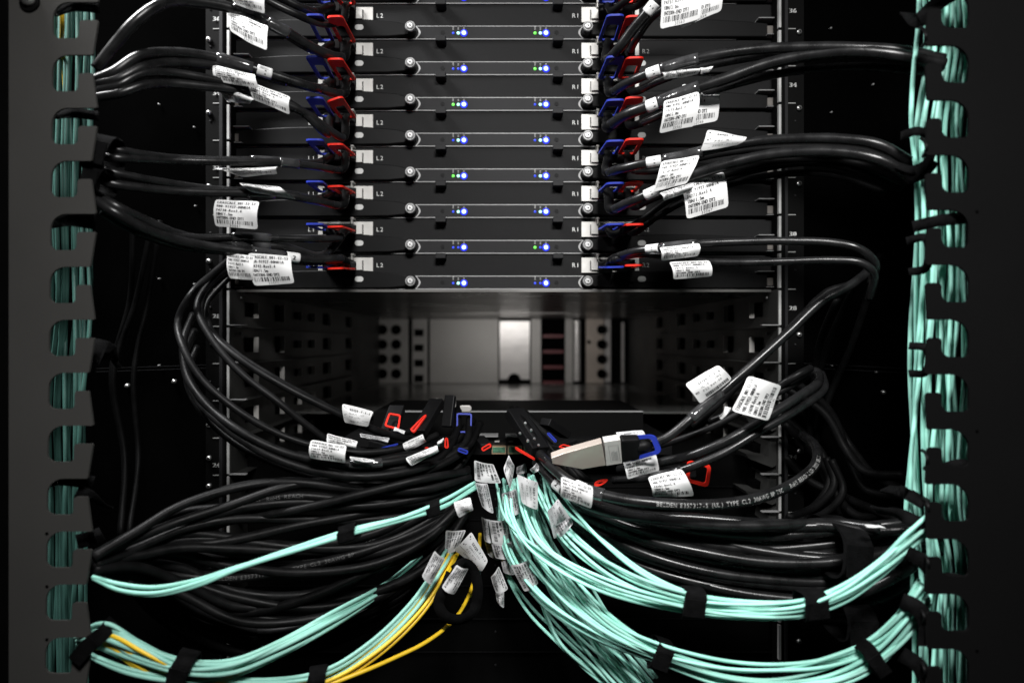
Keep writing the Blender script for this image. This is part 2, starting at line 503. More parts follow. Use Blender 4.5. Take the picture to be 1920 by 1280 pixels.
def bx(mb, x0, y0, x1, y1, back=0.0, front=0.0):
    """blade box; px measured on the blade's front plane, front/back in metres from it"""
    a = at(x0, y0, OFF); b = at(x1, y1, OFF)
    return mb.box((a.x, -OFF + back, a.z), (b.x, -OFF - front, b.z))


def bprism(mb, poly, back, front):
    P = [at(x, y, OFF) for x, y in poly]; n = len(P)
    vs = [(p.x, -OFF - front, p.z) for p in P] + [(p.x, -OFF + back, p.z) for p in P]
    return mb.add(vs, [tuple(range(n)), tuple(range(2 * n - 1, n - 1, -1))] + [(i, i + n, (i + 1) % n + n, (i + 1) % n) for i in range(n)])


def oval(cx, cy, w_, h_, n=10):
    r = h_ / 2; k = w_ / 2 - r; out = []
    for i in range(n + 1): a = -math.pi / 2 + math.pi * i / n; out.append((cx + k + r * math.cos(a), cy + r * math.sin(a)))
    for i in range(n + 1): a = math.pi / 2 + math.pi * i / n; out.append((cx - k + r * math.cos(a), cy + r * math.sin(a)))
    return out


def arc_strip(inset=0.0):
    """outline of the LED strip: straight top and bottom, ends bowed round the thumbscrews"""
    out = []
    yt, yb = 518.2 + inset, 541.0 - inset
    for i in range(13):
        a = i / 12; y = yt + (yb - yt) * a
        out.append((1092 - inset * 2.5 - 7 * math.sin(math.pi * a) + 0, y))
    for i in range(13):
        a = i / 12; y = yb + (yt - yb) * a
        out.append((781 + inset * 2.5 + 7 * math.sin(math.pi * a), y))
    return out


def blade():
    t = empty('blade_server', 'x', 'blade server', 'blade servers stacked above the empty bay', loc=at(945, 542, OFF))
    def B(mb, name, m, parent=None, smooth=False, bevel=0.0):
        o = mb.build(name, m, None, smooth, bevel); o.parent = parent or t
        if parent is None: o.location = -Vector(t.location)
        return o
    B(bx(MB(), 432, 476.6, 1458, 542.6, 0.30, 0.0), 'front_panel', 'face')
    # sheet metal edges
    e = MB(); bx(e, 664, 541.7, 1102, 542.9, 0.002, 0.0022); bx(e, 1100, 541.6, 1380, 542.8, 0.002, 0.0016); bx(e, 445, 541.8, 664, 542.8, 0.002, 0.0010)
    B(e, 'bottom_edge', 'edge')
    # led strip with bright outline
    B(bprism(MB(), arc_strip(-1.0), -0.0002, 0.0016), 'strip_trim', 'trim')
    s = B(bprism(MB(), arc_strip(0.4), -0.0010, 0.0022), 'led_strip', 'strip')
    # lower dark pieces beside the strip
    for sx in (-1, 1):
        f = lambda x: x if sx < 0 else 1872 - x
        lv = [(436, 516), (470, 513), (540, 509), (620, 507.5), (690, 508.5), (745, 513), (768, 519), (768, 537), (730, 540.5), (640, 541), (520, 541), (436, 541)]
        if sx > 0: lv = [(f(x), y) for x, y in lv][::-1]
        B(bprism(MB(), lv, -0.0005, 0.0075), 'ejector_lever', 'lever', bevel=0.0012)
        # thumbscrew: barrel, knurled head, slot
        c = at(773 if sx < 0 else 1099, 529.3, OFF)
        o = B(MB().cyl(c, c + Vector((0, -0.0175, 0)), 8.3 * PX, 28), 'thumbscrew', 'strip', smooth=False)
        h = MB().cyl(c + Vector((0, -0.0177, 0)), c + Vector((0, -0.0197, 0)), 10.4 * PX, 30, 9.2 * PX).build('screw_head', 'knurl', o)
        mb = MB(); mb.cyl(c + Vector((0, -0.0198, 0)), c + Vector((0, -0.0201, 0)), 6.6 * PX, 24); mb.build('head_ring', 'lever', o)
        mb = MB(); mb.cyl(c + Vector((0, -0.0202, 0)), c + Vector((0, -0.0210, 0)), 5.8 * PX, 18, 4.2 * PX); mb.build('head_boss', 'knurl_bright', o)
        mb = MB(); mb.cyl(c + Vector((0, -0.0211, 0)), c + Vector((0, -0.0213, 0)), 1.5 * PX, 6); mb.build('hex_socket', 'hole', o)
        # pale oval insert
        B(bprism(MB(), oval(676 if sx < 0 else 1201, 524.2, 16 if sx < 0 else 15, 10), -0.0078, 0.0084), 'oval_insert', 'grey')
        # port cage
        a, b_ = (598, 700) if sx < 0 else (1090, 1197)
        cg = MB(); bx(cg, a, 483.5, b_, 487, 0.001, 0.0035); bx(cg, a, 508, b_, 511.5, 0.001, 0.0035)
        if sx < 0:
            bx(cg, a, 487, 606, 508, 0.001, 0.0035); bx(cg, 666, 487, b_, 508, 0.001, 0.0035)
        else:
            bx(cg, a, 487, 1121, 508, 0.001, 0.0035); bx(cg, 1190, 487, b_, 508, 0.001, 0.0035)
        cgo = B(cg, 'port_cage', 'cage')
        bx(MB(), min(606, 1121) if sx < 0 else 1121, 487, 666 if sx < 0 else 1190, 508, 0.0005, 0.0008).build('port_opening', 'hole', cgo)
        lt = MB(); x = 666 if sx < 0 else 1108
        bx(lt, x, 489, x + 15, 507, -0.0036, 0.0075); lo = lt.build('latch_block', 'cage', cgo)
        st = MB(); bx(st, x + (15.4 if sx < 0 else -2.4), 489, x + (16.6 if sx < 0 else -1.0), 508, -0.0036, 0.0042); st.build('latch_slot', 'face', cgo)
        sp = MB(); bx(sp, (662 if sx < 0 else 1117), 478.5, (664.5 if sx < 0 else 1119.5), 489, 0.0, 0.012); bx(sp, (662 if sx < 0 else 1116), 477.5, (667 if sx < 0 else 1121), 480.5, 0.0, 0.013)
        sp.build('latch_spring', 'cage', cgo)
        # hanging tab hooked on the strip above
        tx = 828 if sx < 0 else 1045
        B(bx(MB(), tx - 9.5, 477.5, tx + 9.5, 487, 0.0, 0.016), 'hook_tab', 'lever' if 0 else 'strip', bevel=0.0006)
        # screw socket on the strip
        c = at(830 if sx < 0 else 1043, 530, OFF)
        B(MB().cyl(c + Vector((0, -0.0023, 0)), c + Vector((0, -0.0027, 0)), 4 * PX, 18), 'socket_ring', 'face')
        # side ear with pale clip
        ex = (437, 452) if sx < 0 else (1434, 1449)
        ea = MB(); bx(ea, ex[0], 522, ex[1], 536, 0.0, 0.009); B(ea, 'side_clip', 'clipm')
        eb = MB(); bx(eb, min(ex[0], 1415) if sx > 0 else 436, 509.5, ex[1] if sx > 0 else 474, 511.2, 0.0, 0.014); bx(eb, ex[0] - 2, 538.4, ex[1] + 8, 539.6, 0.0, 0.012)
        B(eb, 'clip_edge', 'edge')
    def lab(s, x, y, m, h=8.0):
        o = flat_text('port_mark', s, x, y, 0, h, m, None)
        me = o.data
        for v in me.vertices:   # printed on the recessed face
            q = px_of(v.co); p = at(q[0], q[1], OFF); v.co = (p.x, -OFF - 0.0003, p.z)
        o.parent = t; o.location = -Vector(t.location)
    lab('L1', 577.5, 501, 'ink'); lab('L2', 705.5, 501, 'ink'); lab('R1', 1073, 501, 'ink'); lab('R2', 1204.5, 501, 'inkdim')
    return t


LEDS = [  # bottom row first: left three, right three
    ('bd', 'c', 'b', 'bd', 'bd', 'b'), ('bd', 'bd', 'b', 'g', 'bd', 'b'), ('bd', 'c', 'b', 'bd', 'c', 'b'), ('g', 'c', 'b', 'bd', 'c', 'b'),
    ('bd', 'c', 'b', 'bd', 'c', 'b'), ('g', 'c', 'b', 'bd', 'c', 'b'), ('bd', 'bd', 'b', 'g', 'c', 'b'), ('bd', 'c', 'b', 'g', 'c', 'b'), ]
ORD = ['lowest blade server, right above the empty bay', 'second blade server up from the empty bay, with its pull tabs edge on', 'third blade server up from the empty bay',
       'fourth blade server up from the empty bay, left status light green', 'fifth blade server up from the empty bay, all its big lights blue',
       'third blade server down from the top, left status light green', 'second blade server down from the top edge of the picture', 'topmost blade server, its upper pull tabs cut by the picture edge']


def led_set(t, cols, dz):
    for (x, w_) in zip((850, 859.5, 870, 1003, 1013, 1023.5), cols):
        c = at(x, 531, OFF) - at(945, 542, OFF)
        r = {'b': 4.3, 'c': 3.1, 'bd': 2.4, 'g': 3.0}[w_] * PX
        if w_ == 'b':
            o = MB().cyl(c + Vector((0, -0.0021, 0)), c + Vector((0, -0.0030, 0)), r * 1.75, 20, r * 1.3).build('status_led_or_halo', 'led_halo', t, True)
            MB().cyl(c + Vector((0, -0.0030, 0)), c + Vector((0, -0.0042, 0)), r, 20, r * .6).build('led_lens', 'led_b', o, True)
        else:
            MB().cyl(c + Vector((0, -0.0021, 0)), c + Vector((0, -0.0034, 0)), r, 18, r * .7).build('status_led_or_halo', 'led_' + w_, t, True)
        q = MB()
        for (dx, z) in ((-1.0, 0),):
            for k in range(3 if x in (850, 1003) else 2):
                p = c + Vector((0, -0.0024, (7.0 + 2.6 * k) * PX)); q.box(p - Vector((1.3 * PX, 0, 0.75 * PX)), p + Vector((1.3 * PX, -0.0001, 0.75 * PX)))
        q.build('led_mark', 'inkdim', t)


BL = [blade()]
for r in range(1, 8): BL.append(copy_tree(BL[0], None, Vector((0, 0, U * r))))
# a ninth unit just above the picture closes the stack
BL.append(copy_tree(BL[0], None, Vector((0, 0, U * 8))))
for r, t in enumerate(BL):
    led_set(t, LEDS[min(r, 7)], 0)
    t['label'] = ORD[r] if r < 8 else 'blade server whose lower rim crosses the very top of the picture'

# ------------------------------------------------------------------ empty bay behind the blades
bay = empty('empty_bay', 'empty open bay of bare sheet metal between the servers and the lower switch', 'rack bay')
W0 = at(432, 0).x; W1 = at(1458, 0).x
zt = at(0, 545).z; zb = at(0, 813).z
MB().box((W0, 0.02, zt + 0.0), (W1, 1.0, zt + 0.003)).build('top_sheet', 'ceil_in', bay)
MB().box((W0, 0.26, zb - 0.003), (W1, 1.0, zb)).build('tray', 'floor_in', bay)
for sx, xw in ((-1, W0), (1, W1)):
    w_ = MB().box((xw, 0.0, zb - 0.20), (xw + sx * 0.003, 1.0, zt + 0.002)).build('side_wall', 'wall_in', bay)
    for k in range(0, 7):
        z = at(0, 542 + 69.7 * k).z
        if k: MB().box((xw, 0.004, z - 0.0012), (xw - sx * 0.012, 0.62, z)).build('ledge', 'wall_in', w_)
        zc = z - U / 2
        if k == 6: continue
        for (y, l, h) in ((0.045, 0.028, 0.018), (0.16, 0.018, 0.022), (0.25, 0.014, 0.010), (0.33, 0.010, 0.012), (0.42, 0.03, 0.020), (0.60, 0.02, 0.02)):
            MB().box((xw - sx * 0.0006, y, zc - h / 2), (xw - sx * 0.0012, y + l, zc + h / 2)).build('slot', 'hole', w_)
            MB().box((xw - sx * 0.0006, y + l, zc - h / 2 - .001), (xw - sx * 0.0075, y + l + 0.0015, zc + h / 2 + .001)).build('slot_lip', 'back_grey', w_)
        p = Vector((xw - sx * 0.0008, 0.03, zc + 0.014)); MB().cyl(p, p + Vector((-sx * 0.0015, 0, 0)), 0.0016, 10).build('rivet', 'edge', w_)
    # small bracket at the front of each unit
    for k in range(0, 7):
        z = at(0, 542 + 69.7 * k).z
        m_ = MB(); m_.box((xw, -0.004, z - U + .001), (xw - sx * 0.020, 0.002, z - U + .0022)); m_.build('front_bracket', 'edge', w_)
    if sx > 0:
        for k in (0,): pass
# moulded plastic brackets low on the right
for y in (742, 810, 880, 950):
    mb = MB(); mb.prism([(1456, y), (1456, y + 62), (1448, y + 66), (1405, y + 50), (1398, y + 40), (1440, y + 46), (1444, y + 8)], -0.05, -0.004)
    o = mb.build('guide_bracket', 'wall_in', bay)
    MB().pbox(1412, y + 22, 1438, y + 46, -0.06, -0.03).build('bracket_window', 'hole', o)


def bk(mb, x0, y0, x1, y1, d=-0.985, th=0.006):
    a = at(x0, y0, d); b = at(x1, y1, d); return mb.box((a.x, -d, a.z), (b.x, -d + th, b.z))


mb = MB(); bk(mb, 700, 596, 1176, 722, -0.999); mb.build('back_sheet', 'black2', bay)
for (x0, x1, m, nm) in ((706, 765, 'back_grey', 'perforated_plate'), (773, 801, 'back_grey', 'slotted_post'), (806, 934, 'back_grey', 'cover_plate'),
                        (996, 1014, 'back_grey', 'post'), (1060, 1074, 'back_grey', 'post'), (1099, 1132, 'back_warm', 'perforated_plate')):
    o = bk(MB(), x0, 598, x1, 718, -0.98, 0.01).build(nm, m, bay)
    if x0 == 706:
        for r in range(4):
            for cx in (717, 743):
                p = at(cx, 618 + 27.5 * r, -0.979); MB().cyl(p, p + Vector((0, -0.001, 0)), 9.5 * PX * 2.2, 24).build('round_hole', 'hole', o)
    if x0 == 773:
        for r in range(4):
            bk(MB(), 777, 617 + 28.5 * r, 794, 630 + 28.5 * r, -0.978, 0.001).build('square_hole', 'hole', o)
    if x0 == 1099:
        for r in range(4):
            p = at(1128, 618 + 27.5 * r, -0.977); MB().cyl(p, p + Vector((0, -0.001, 0)), 9.0 * PX * 2.2, 24).build('round_hole', 'hole', o)
        p = at(1104, 641, -0.977); MB().cyl(p, p + Vector((0, -0.001, 0)), 3.6 * PX * 2.2, 16).build('round_hole', 'hole', o)
bk(MB(), 1133, 598, 1145, 716, -0.985, .01).build('warm_post', 'back_white', bay)
o = bk(MB(), 937, 602, 993, 711, -0.97, 0.02).build('polished_plate', 'back_white', bay)
p = at(964, 712, -0.965); MB().cyl(p, p + Vector((0, -0.003, 0)), 12 * PX * 2.2, 24).build('cable_hole', 'hole', o)
o = bk(MB(), 1017, 598, 1058, 718, -0.98, 0.01).build('fan_column', 'hole', bay)
for r in range(4):
    bk(MB(), 1018, 627 + 29 * r, 1057, 633 + 29 * r, -0.975, 0.003).build('red_clip', 'dkred', o)
pts = [at(1082, y, -0.975) for y in (600, 625, 650, 675, 700, 714)]
mb = MB(); tube(mb, catmull(pts), 6 * PX * 2.2, 16); mb.build('polished_tube', 'back_white', bay, True)
bk(MB(), 1166, 604, 1170, 716, -0.97, 0.01).build('bright_edge', 'back_white', bay)
bk(MB(), 704, 625, 707, 712, -0.97, 0.01).build('bright_edge', 'back_grey', bay)

# ------------------------------------------------------------------ lower switch with its lipped front
sw = empty('network_switch', 'black network switch under the empty bay with fibres and plugs hanging out', 'network switch')
MB().pbox(700, 772, 1206, 822, -0.20, -0.03).build('housing', 'black2', sw)
MB().pbox(738, 770.5, 1206, 772.5, -0.036, -0.0285).build('housing_rim', 'edge', sw)
MB().pbox(640, 822, 1260, 852, -0.20, -0.006).build('front_panel', 'lever', sw)
MB().pbox(866, 816.5, 934, 819, -0.02, 0.002).build('panel_rim', 'edge', sw)
MB().pbox(948, 817, 1010, 819, -0.02, 0.002).build('panel_rim', 'edge', sw)
for x in (880, 906, 932, 958): MB().pbox(x - 4.5, 825.5, x + 4.5, 828.5, -0.006, -0.0055).build('port_mark', 'inkdim', sw)
for x in (936, 966, 996):
    o = MB().pbox(x - 14, 836, x + 13, 851, -0.03, 0.002).build('port_shell', 'brass', sw)
    MB().pbox(x - 12, 838, x + 11, 848, 0.0, 0.0028).build('port_interior', 'green', o)
# blank panels below it
for k in range(7):
    y0 = 853 + 62 * k
    t = MB().pbox(433, y0, 1457, y0 + 60, -0.30, -0.055 - 0.0).build('blanking_panel', 'black2', None)
    tag(t, 'black blanking panel behind the hanging fibres, number %d below the switch' % (k + 1), 'blanking panel', 'blanking panels below the switch')
    t['label'] = 'one of the plain black blanking panels behind the cables below the switch'
    MB().pbox(433, y0 + 58.6, 1457, y0 + 60, -0.055, -0.0535).build('lower_rim', 'lever', t)
    for x in (690, 706, 929):
        p = at(x, y0 + 20, -0.054); MB().cyl(p, p + Vector((0, -0.0015, 0)), 2 * PX, 10).build('rivet', 'strip', t)


# ------------------------------------------------------------------ finger panels of the vertical cable managers
def rounded(pts):
    return pts


def finger_panel(left):
    d = 0.245 if left else 0.265
    t = empty('finger_panel', 'grey notched cable finger panel at the left edge of the picture' if left else
              'shaded notched cable finger panel at the right edge of the picture', 'cable manager')
    pitch = 99.2 if left else 102.8
    y = (-90 if left else -120.0); poly = []
    k0 = y
    def X(x, yy):
        if left: return x - 15.5 * (yy / 1280.0)
        return x
    body = -60 if left else 2000
    def arc(cx, cy, r, a0, a1, n=6): return [(cx + r * math.cos(math.radians(a0 + (a1 - a0) * i / n)), cy + r * math.sin(math.radians(a0 + (a1 - a0) * i / n))) for i in range(n + 1)]
    tops = []
    yy = (4 if left else 85) - pitch * 2
    while yy < 1400: tops.append(yy); yy += pitch
    for i, y0 in enumerate(tops):
        jut = 9 if (i % 2 == 0) else 0
        if left:
            xe, xl, xi = 175 + jut, 99, 149
            P = [(xe, y0 - 1.5), (xe - 2, y0)] + arc(xl + 30, y0 + 30, 30, 270, 180) + arc(xl + 14, y0 + 54, 14, 180, 90, 4) + arc(xi - 9, y0 + 59, 9, 90, 0, 4) + \
                arc(xi + 6, y0 + 40, 6, 180, 270, 3) + [(xe - 2, y0 + 34), (xe, y0 + 36)]
        else:
            xe, xl, xi = 1739 - (0 if i % 2 else 3), 1817, 1766
            P = [(xe, y0 - 3), (xe + 3, y0)] + arc(xl - 34, y0 + 34, 34, 270, 360) + arc(xl - 9, y0 + 61, 9, 0, 90, 4) + arc(xi + 16, y0 + 54, 16, 90, 180, 4) + \
                arc(xi - 7, y0 + 41, 7, 0, -90, 3) + [(xe + 5, y0 + 34), (xe, y0 + 39)]
        poly += P
    poly = [(X(x, y), y) for x, y in poly]
    poly = [(body, poly[0][1])] + poly + [(body, poly[-1][1])]
    mb = MB(); mb.prism(poly, d - 0.0022, d)
    mb.build('notched_plate', 'finger' if left else 'finger_shaded', t)
    # folded return along the outer side
    xb = 8 if left else 1905
    if left: MB().pbox(-100, -150, -34, 1400, d + 0.0005, d + 0.03).build('folded_edge', 'black2', t)
    for y0 in tops:
        if 0 < y0 < 1250 and int(y0) % 3 == 0:
            p = at(88 if left else 1832, y0 + 4, d); MB().cyl(p, p + Vector((0, -0.0002, 0)), 2.2 * PX, 12).build('pin_hole', 'hole', t)
    if left:
        p = at(57, 2, d); MB().cyl(p, p + Vector((0, -0.006, 0)), 9 * PX, 20, 8 * PX).build('screw', 'steel', t, True)
        p = at(57, 5, d); MB().cyl(p, p + Vector((0, -0.002, 0)), 13 * PX, 20).build('washer', 'black2', t)
    return t


finger_panel(True); finger_panel(False)


# ------------------------------------------------------------------ plugs with pull tabs
def ring_tab(parent, P, bar, thick, m, solid_end=0.30, name='pull_tab'):
    """frame shaped loop through four corner points: end-left, end-right, base-right, base-left"""
    e0, e1, b1, b0 = P
    nrm = (e1 - e0).cross(b0 - e0).normalized()
    def q(u, v): return e0.lerp(e1, u).lerp(b0.lerp(b1, u), v)
    wU = max((e1 - e0).length, (b1 - b0).length); wV = max((b0 - e0).length, (b1 - e1).length)
    bu = bar / wU; bv = bar / wV; n = 4
    def rr(u0, v0, u1, v1, ru, rv):
        out = []
        for (cu, cv, a) in ((u1 - ru, v0 + rv, -90), (u1 - ru, v1 - rv, 0), (u0 + ru, v1 - rv, 90), (u0 + ru, v0 + rv, 180)):
            for i in range(n + 1):
                an = math.radians(a + 90 * i / n); out.append((cu + ru * math.cos(an), cv + rv * math.sin(an)))
        return out
    O = rr(0, 0, 1, 1, min(.4, bar * 1.4 / wU), min(.4, bar * 1.4 / wV)); I = rr(bu, max(bv, solid_end * .7), 1 - bu, 1 - bv, min(.2, bar * .8 / wU), min(.2, bar * .8 / wV))
    k = len(O); vs = []
    for off in (thick / 2, -thick / 2):
        vs += [q(*p) + nrm * off for p in O] + [q(*p) + nrm * off for p in I]
    fs = []
    for i in range(k):
        j = (i + 1) % k
        fs += [(i, j, k + j, k + i), (2 * k + i, 3 * k + i, 3 * k + j, 2 * k + j), (i, 2 * k + i, 2 * k + j, j), (k + i, k + j, 3 * k + j, 3 * k + i)]
    return MB().add(vs, fs).build(name, m, parent)


def frame_box(mb, p, q, w_, h_, up=Vector((0, 0, 1)), taper=1.0):
    t = (q - p).normalized(); s_ = t.cross(up).normalized(); u = s_.cross(t)
    vs = []
    for c, k in ((p, 1), (q, taper)):
        for a, b in ((-1, -1), (1, -1), (1, 1), (-1, 1)): vs.append(c + s_ * a * w_ / 2 * k + u * b * h_ / 2 * k)
    return mb.add(vs, [(3, 2, 1, 0), (4, 5, 6, 7), (0, 1, 5, 4), (1, 2, 6, 5), (2, 3, 7, 6), (3, 0, 4, 7)])


def plug_at(cable, side, idx, row):
    z = Vector((0, 0, U * row))
    if side == 'L': xb = (623, 653)[idx]
    else: xb = (1136, 1172)[idx]
    a = at(xb, 497, -0.034) + z; b = at(xb, 499 + min(1, row / 5) * 5, 0.008) + z
    mb = MB(); frame_box(mb, a, b, 29 * PX, 17 * PX)
    o = mb.build('connector', 'plug', cable.o, bevel=0.0012)
    r = random.Random(row * 7 + idx + (50 if side == 'R' else 0))
    sag = r.uniform(-2, 2)
    if side == 'L':
        if idx == 1:
            lift = -9 if row == 4 else 0
            E = [(612, 505 + sag, .094), (642, 504 + sag + lift, .094)]; Bp = [(668, 504, .012), (637, 504, .012)]; m = 'red'
        else:
            E = [(572, 499 + sag, .094), (605, 499 + sag, .094)]; Bp = [(628, 502, .012), (598, 502, .012)]; m = 'blue'
    else:
        if idx == 0: E = [(1138, 501 + sag, .094), (1171, 500 + sag, .094)]; Bp = [(1157, 501, .012), (1121, 501, .012)]; m = 'blue'
        else: E = [(1174, 499 + sag * 1.5, .092), (1208, 498 + sag * 1.5, .092)]; Bp = [(1192, 501, .012), (1158, 501, .012)]; m = 'red'
    P = [at(*E[0]) + z, at(*E[1]) + z, at(*Bp[0]) + z, at(*Bp[1]) + z]
    ring_tab(o, P, 6.4 * PX, 0.0020, m, .46)
    return b


LP = {}   # paths after the plug, in photo px with depth, keyed (side, row, idx)
L_ = [
    ('L', 7, 0, [(580, 20, .08), (520, -6, .10), (460, -30, .12), (390, -60, .13)], 15, 'behind the topmost label at upper left'),
    ('L', 6, 1, [(640, 108, .07), (590, 92, .10), (540, 62, .12), (480, 32, .135), (420, 12, .15), (350, 3, .17), (300, 9, .19), (255, 40, .2), (215, 85, .2), (180, 130, .2)], 20, 'crossing the top left corner of the rack, with a torn wrap'),
    ('L', 5, 0, [(590, 165, .10), (510, 140, .125), (440, 118, .14), (370, 103, .16), (310, 99, .18), (260, 106, .20), (215, 135, .21), (180, 150, .21)], 19, 'uppermost of the four arched cables at upper left'),
    ('L', 5, 1, [(640, 176, .07), (570, 160, .10), (500, 143, .12), (430, 128, .14), (370, 120, .16), (310, 119, .18), (265, 128, .20), (220, 150, .21), (180, 158, .21)], 18, 'second of the four arched cables at upper left'),
    ('L', 4, 0, [(610, 250, .09), (570, 212, .11), (520, 182, .125), (460, 163, .14), (390, 148, .16), (320, 137, .18), (265, 139, .20), (222, 160, .21), (182, 170, .21)], 16, 'third of the four arched cables at upper left, with a bright shine'),
    ('L', 4, 1, [(642, 258, .07), (612, 240, .09), (572, 212, .11), (520, 190, .125), (460, 172, .14), (390, 163, .16), (320, 157, .18), (270, 160, .20), (225, 175, .21), (182, 182, .21)], 16, 'lowest of the four arched cables at upper left'),
    ('L', 3, 0, [(590, 305, .09), (530, 303, .115), (470, 300, .135), (400, 300, .155), (320, 296, .18), (265, 289, .20), (218, 281, .215), (180, 276, .215)], 14, 'topmost cable leaving the fuzzy wrap at the left panel'),
    ('L', 3, 1, [(640, 318, .07), (590, 312, .10), (530, 305, .12), (470, 304, .14), (400, 303, .16), (320, 301, .18), (265, 299, .20), (218, 296, .215), (182, 292, .215)], 15, 'second cable leaving the fuzzy wrap at the left panel'),
    ('L', 2, 0, [(590, 372, .09), (530, 362, .115), (460, 358, .135), (390, 354, .155), (320, 344, .18), (262, 334, .20), (208, 322, .215), (178, 312, .215)], 14, 'third cable leaving the fuzzy wrap at the left panel'),
    ('L', 2, 1, [(640, 385, .07), (590, 376, .10), (530, 366, .12), (460, 362, .14), (390, 361, .16), (320, 358, .18), (262, 352, .20), (208, 344, .215), (178, 330, .215)], 16, 'fourth cable leaving the fuzzy wrap at the left panel'),
    ('L', 6, 0, [(585, 95, .08), (530, 62, .10), (470, 22, .12), (410, -12, .12), (340, -50, .12)], 13, 'thin and dark, passing behind the torn-edge label at upper left'),
    ('L', 1, 0, [(640, 445, .07), (590, 448, .10), (520, 447, .12), (450, 444, .14), (380, 446, .16), (320, 440, .18), (262, 420, .20), (215, 390, .22), (180, 368, .22)], 14, 'upper of the three sagging cables at middle left'),
    ('L', 1, 1, [(600, 480, .085), (540, 465, .11), (470, 458, .13), (400, 453, .15), (330, 438, .175), (270, 412, .20), (220, 388, .22), (182, 366, .22)], 17, 'brightest of the three sagging cables at middle left'),
    ('L', 0, 0, [(640, 485, .075), (590, 487, .10), (530, 480, .12), (460, 471, .14), (390, 462, .16), (320, 448, .185), (262, 425, .21), (215, 398, .225), (178, 375, .225)], 18, 'lowest of the three sagging cables at middle left'),
    ('L', 7, 1, [(640, 40, .06), (600, 44, .08), (540, 20, .10), (470, -15, .11), (400, -50, .12)], 14, 'dark, second one behind the torn-edge label at upper left'),
    ('L', 0, 1, [(645, 488, .07), (600, 491, .09), (540, 488, .11), (470, 474, .12), (400, 470, .14), (330, 460, .16), (260, 436, .19), (190, 395, .21)], 14, 'cable ending in the lowest red tab on the left'),
    ('R', 6, 0, [(1137, 112, .06), (1160, 92, .10), (1185, 58, .115), (1215, 22, .13), (1245, -15, .14), (1290, -60, .15)], 19, 'short cable climbing over the upper right tabs to the top edge'),
    ('R', 6, 1, [(1180, 100, .06), (1192, 76, .09), (1222, 34, .11), (1260, 8, .13), (1310, -20, .14), (1360, -50, .15)], 14, 'cable behind the pair of labels cut by the top edge'),
    ('R', 5, 0, [(1145, 174, .06), (1178, 155, .10), (1220, 137, .12), (1280, 118, .13), (1350, 102, .145), (1430, 92, .16), (1520, 89, .18), (1610, 90, .20), (1700, 97, .215), (1770, 112, .22)], 19, 'uppermost arched cable at upper right'),
    ('R', 5, 1, [(1190, 172, .06), (1236, 152, .09), (1300, 130, .11), (1370, 115, .13), (1450, 102, .15), (1540, 97, .17), (1620, 96, .19), (1700, 103, .205), (1765, 118, .21)], 15, 'dark cable tucked under the uppermost arched cable at upper right'),
    ('R', 4, 0, [(1140, 238, .06), (1172, 216, .10), (1220, 198, .12), (1285, 173, .13), (1360, 148, .145), (1440, 120, .16), (1530, 102, .18), (1610, 97, .20), (1690, 105, .215), (1770, 122, .22)], 22, 'thick arched cable with the sideways number sleeve at upper right'),
    ('R', 4, 1, [(1186, 236, .06), (1240, 215, .09), (1310, 180, .11), (1390, 155, .13), (1470, 137, .15), (1560, 127, .17), (1640, 126, .19), (1710, 133, .205), (1765, 128, .21)], 15, 'lowest cable of the upper right arch, ending at the panel'),
    ('R', 3, 0, [(1137, 322, .06), (1165, 316, .10), (1215, 305, .12), (1275, 294, .13), (1340, 279, .145), (1420, 265, .16), (1500, 260, .18), (1580, 261, .20), (1650, 272, .215), (1705, 303, .22)], 18, 'upper cable of the arch that dives behind the right panel'),
    ('R', 3, 1, [(1182, 318, .06), (1235, 320, .09), (1310, 297, .11), (1390, 283, .13), (1470, 277, .15), (1550, 276, .17), (1620, 283, .19), (1690, 312, .205)], 13, 'thin cable between two arched cables at middle right'),
    ('R', 2, 0, [(1145, 392, .06), (1178, 380, .10), (1222, 361, .12), (1280, 335, .13), (1345, 313, .145), (1420, 294, .16), (1500, 285, .18), (1580, 286, .20), (1650, 300, .215), (1715, 335, .22)], 19, 'lower cable of the arch that dives behind the right panel'),
    ('R', 2, 1, [(1188, 388, .06), (1225, 372, .09), (1290, 348, .11), (1380, 320, .12), (1470, 300, .14), (1560, 298, .16), (1640, 315, .19), (1700, 345, .2)], 14, 'cable behind the big square label at middle right'),
    ('R', 1, 0, [(1150, 440, .05), (1195, 418, .08), (1260, 372, .10), (1330, 345, .11), (1420, 318, .12), (1520, 305, .14), (1610, 320, .17), (1690, 355, .19)], 13, 'dark cable fading out under the middle right arch'),
    ('R', 1, 1, [(1190, 436, .05), (1230, 408, .08), (1300, 370, .09), (1390, 340, .1), (1480, 325, .12), (1570, 330, .15), (1660, 360, .18)], 12, 'thinnest dark cable under the middle right arch'),
    ('R', 0, 0, [(1148, 486, .06), (1190, 471, .10), (1240, 464, .12), (1310, 457, .135), (1400, 453, .15), (1480, 452, .165), (1560, 455, .18), (1610, 466, .19), (1640, 492, .19), (1635, 530, .17)], 15, 'upper of the two level cables at middle right'),
    ('R', 7, 0, [(1150, 20, .05), (1200, -20, .08), (1280, -60, .1)], 12, 'dark cable slipping over the top edge from the upper right tabs'),
    ('R', 0, 1, [(1150, 488, .07), (1195, 477, .09), (1245, 480, .11), (1310, 490, .13), (1400, 492, .15), (1480, 490, .165), (1560, 488, .18), (1615, 493, .19), (1638, 512, .19), (1630, 560, .17)], 14, 'lower of the two level cables at middle right'),
    ('R', 7, 1, [(1195, 12, .05), (1240, -25, .08), (1320, -60, .1)], 11, 'thin cable slipping over the top edge beside the upper right labels'),
]
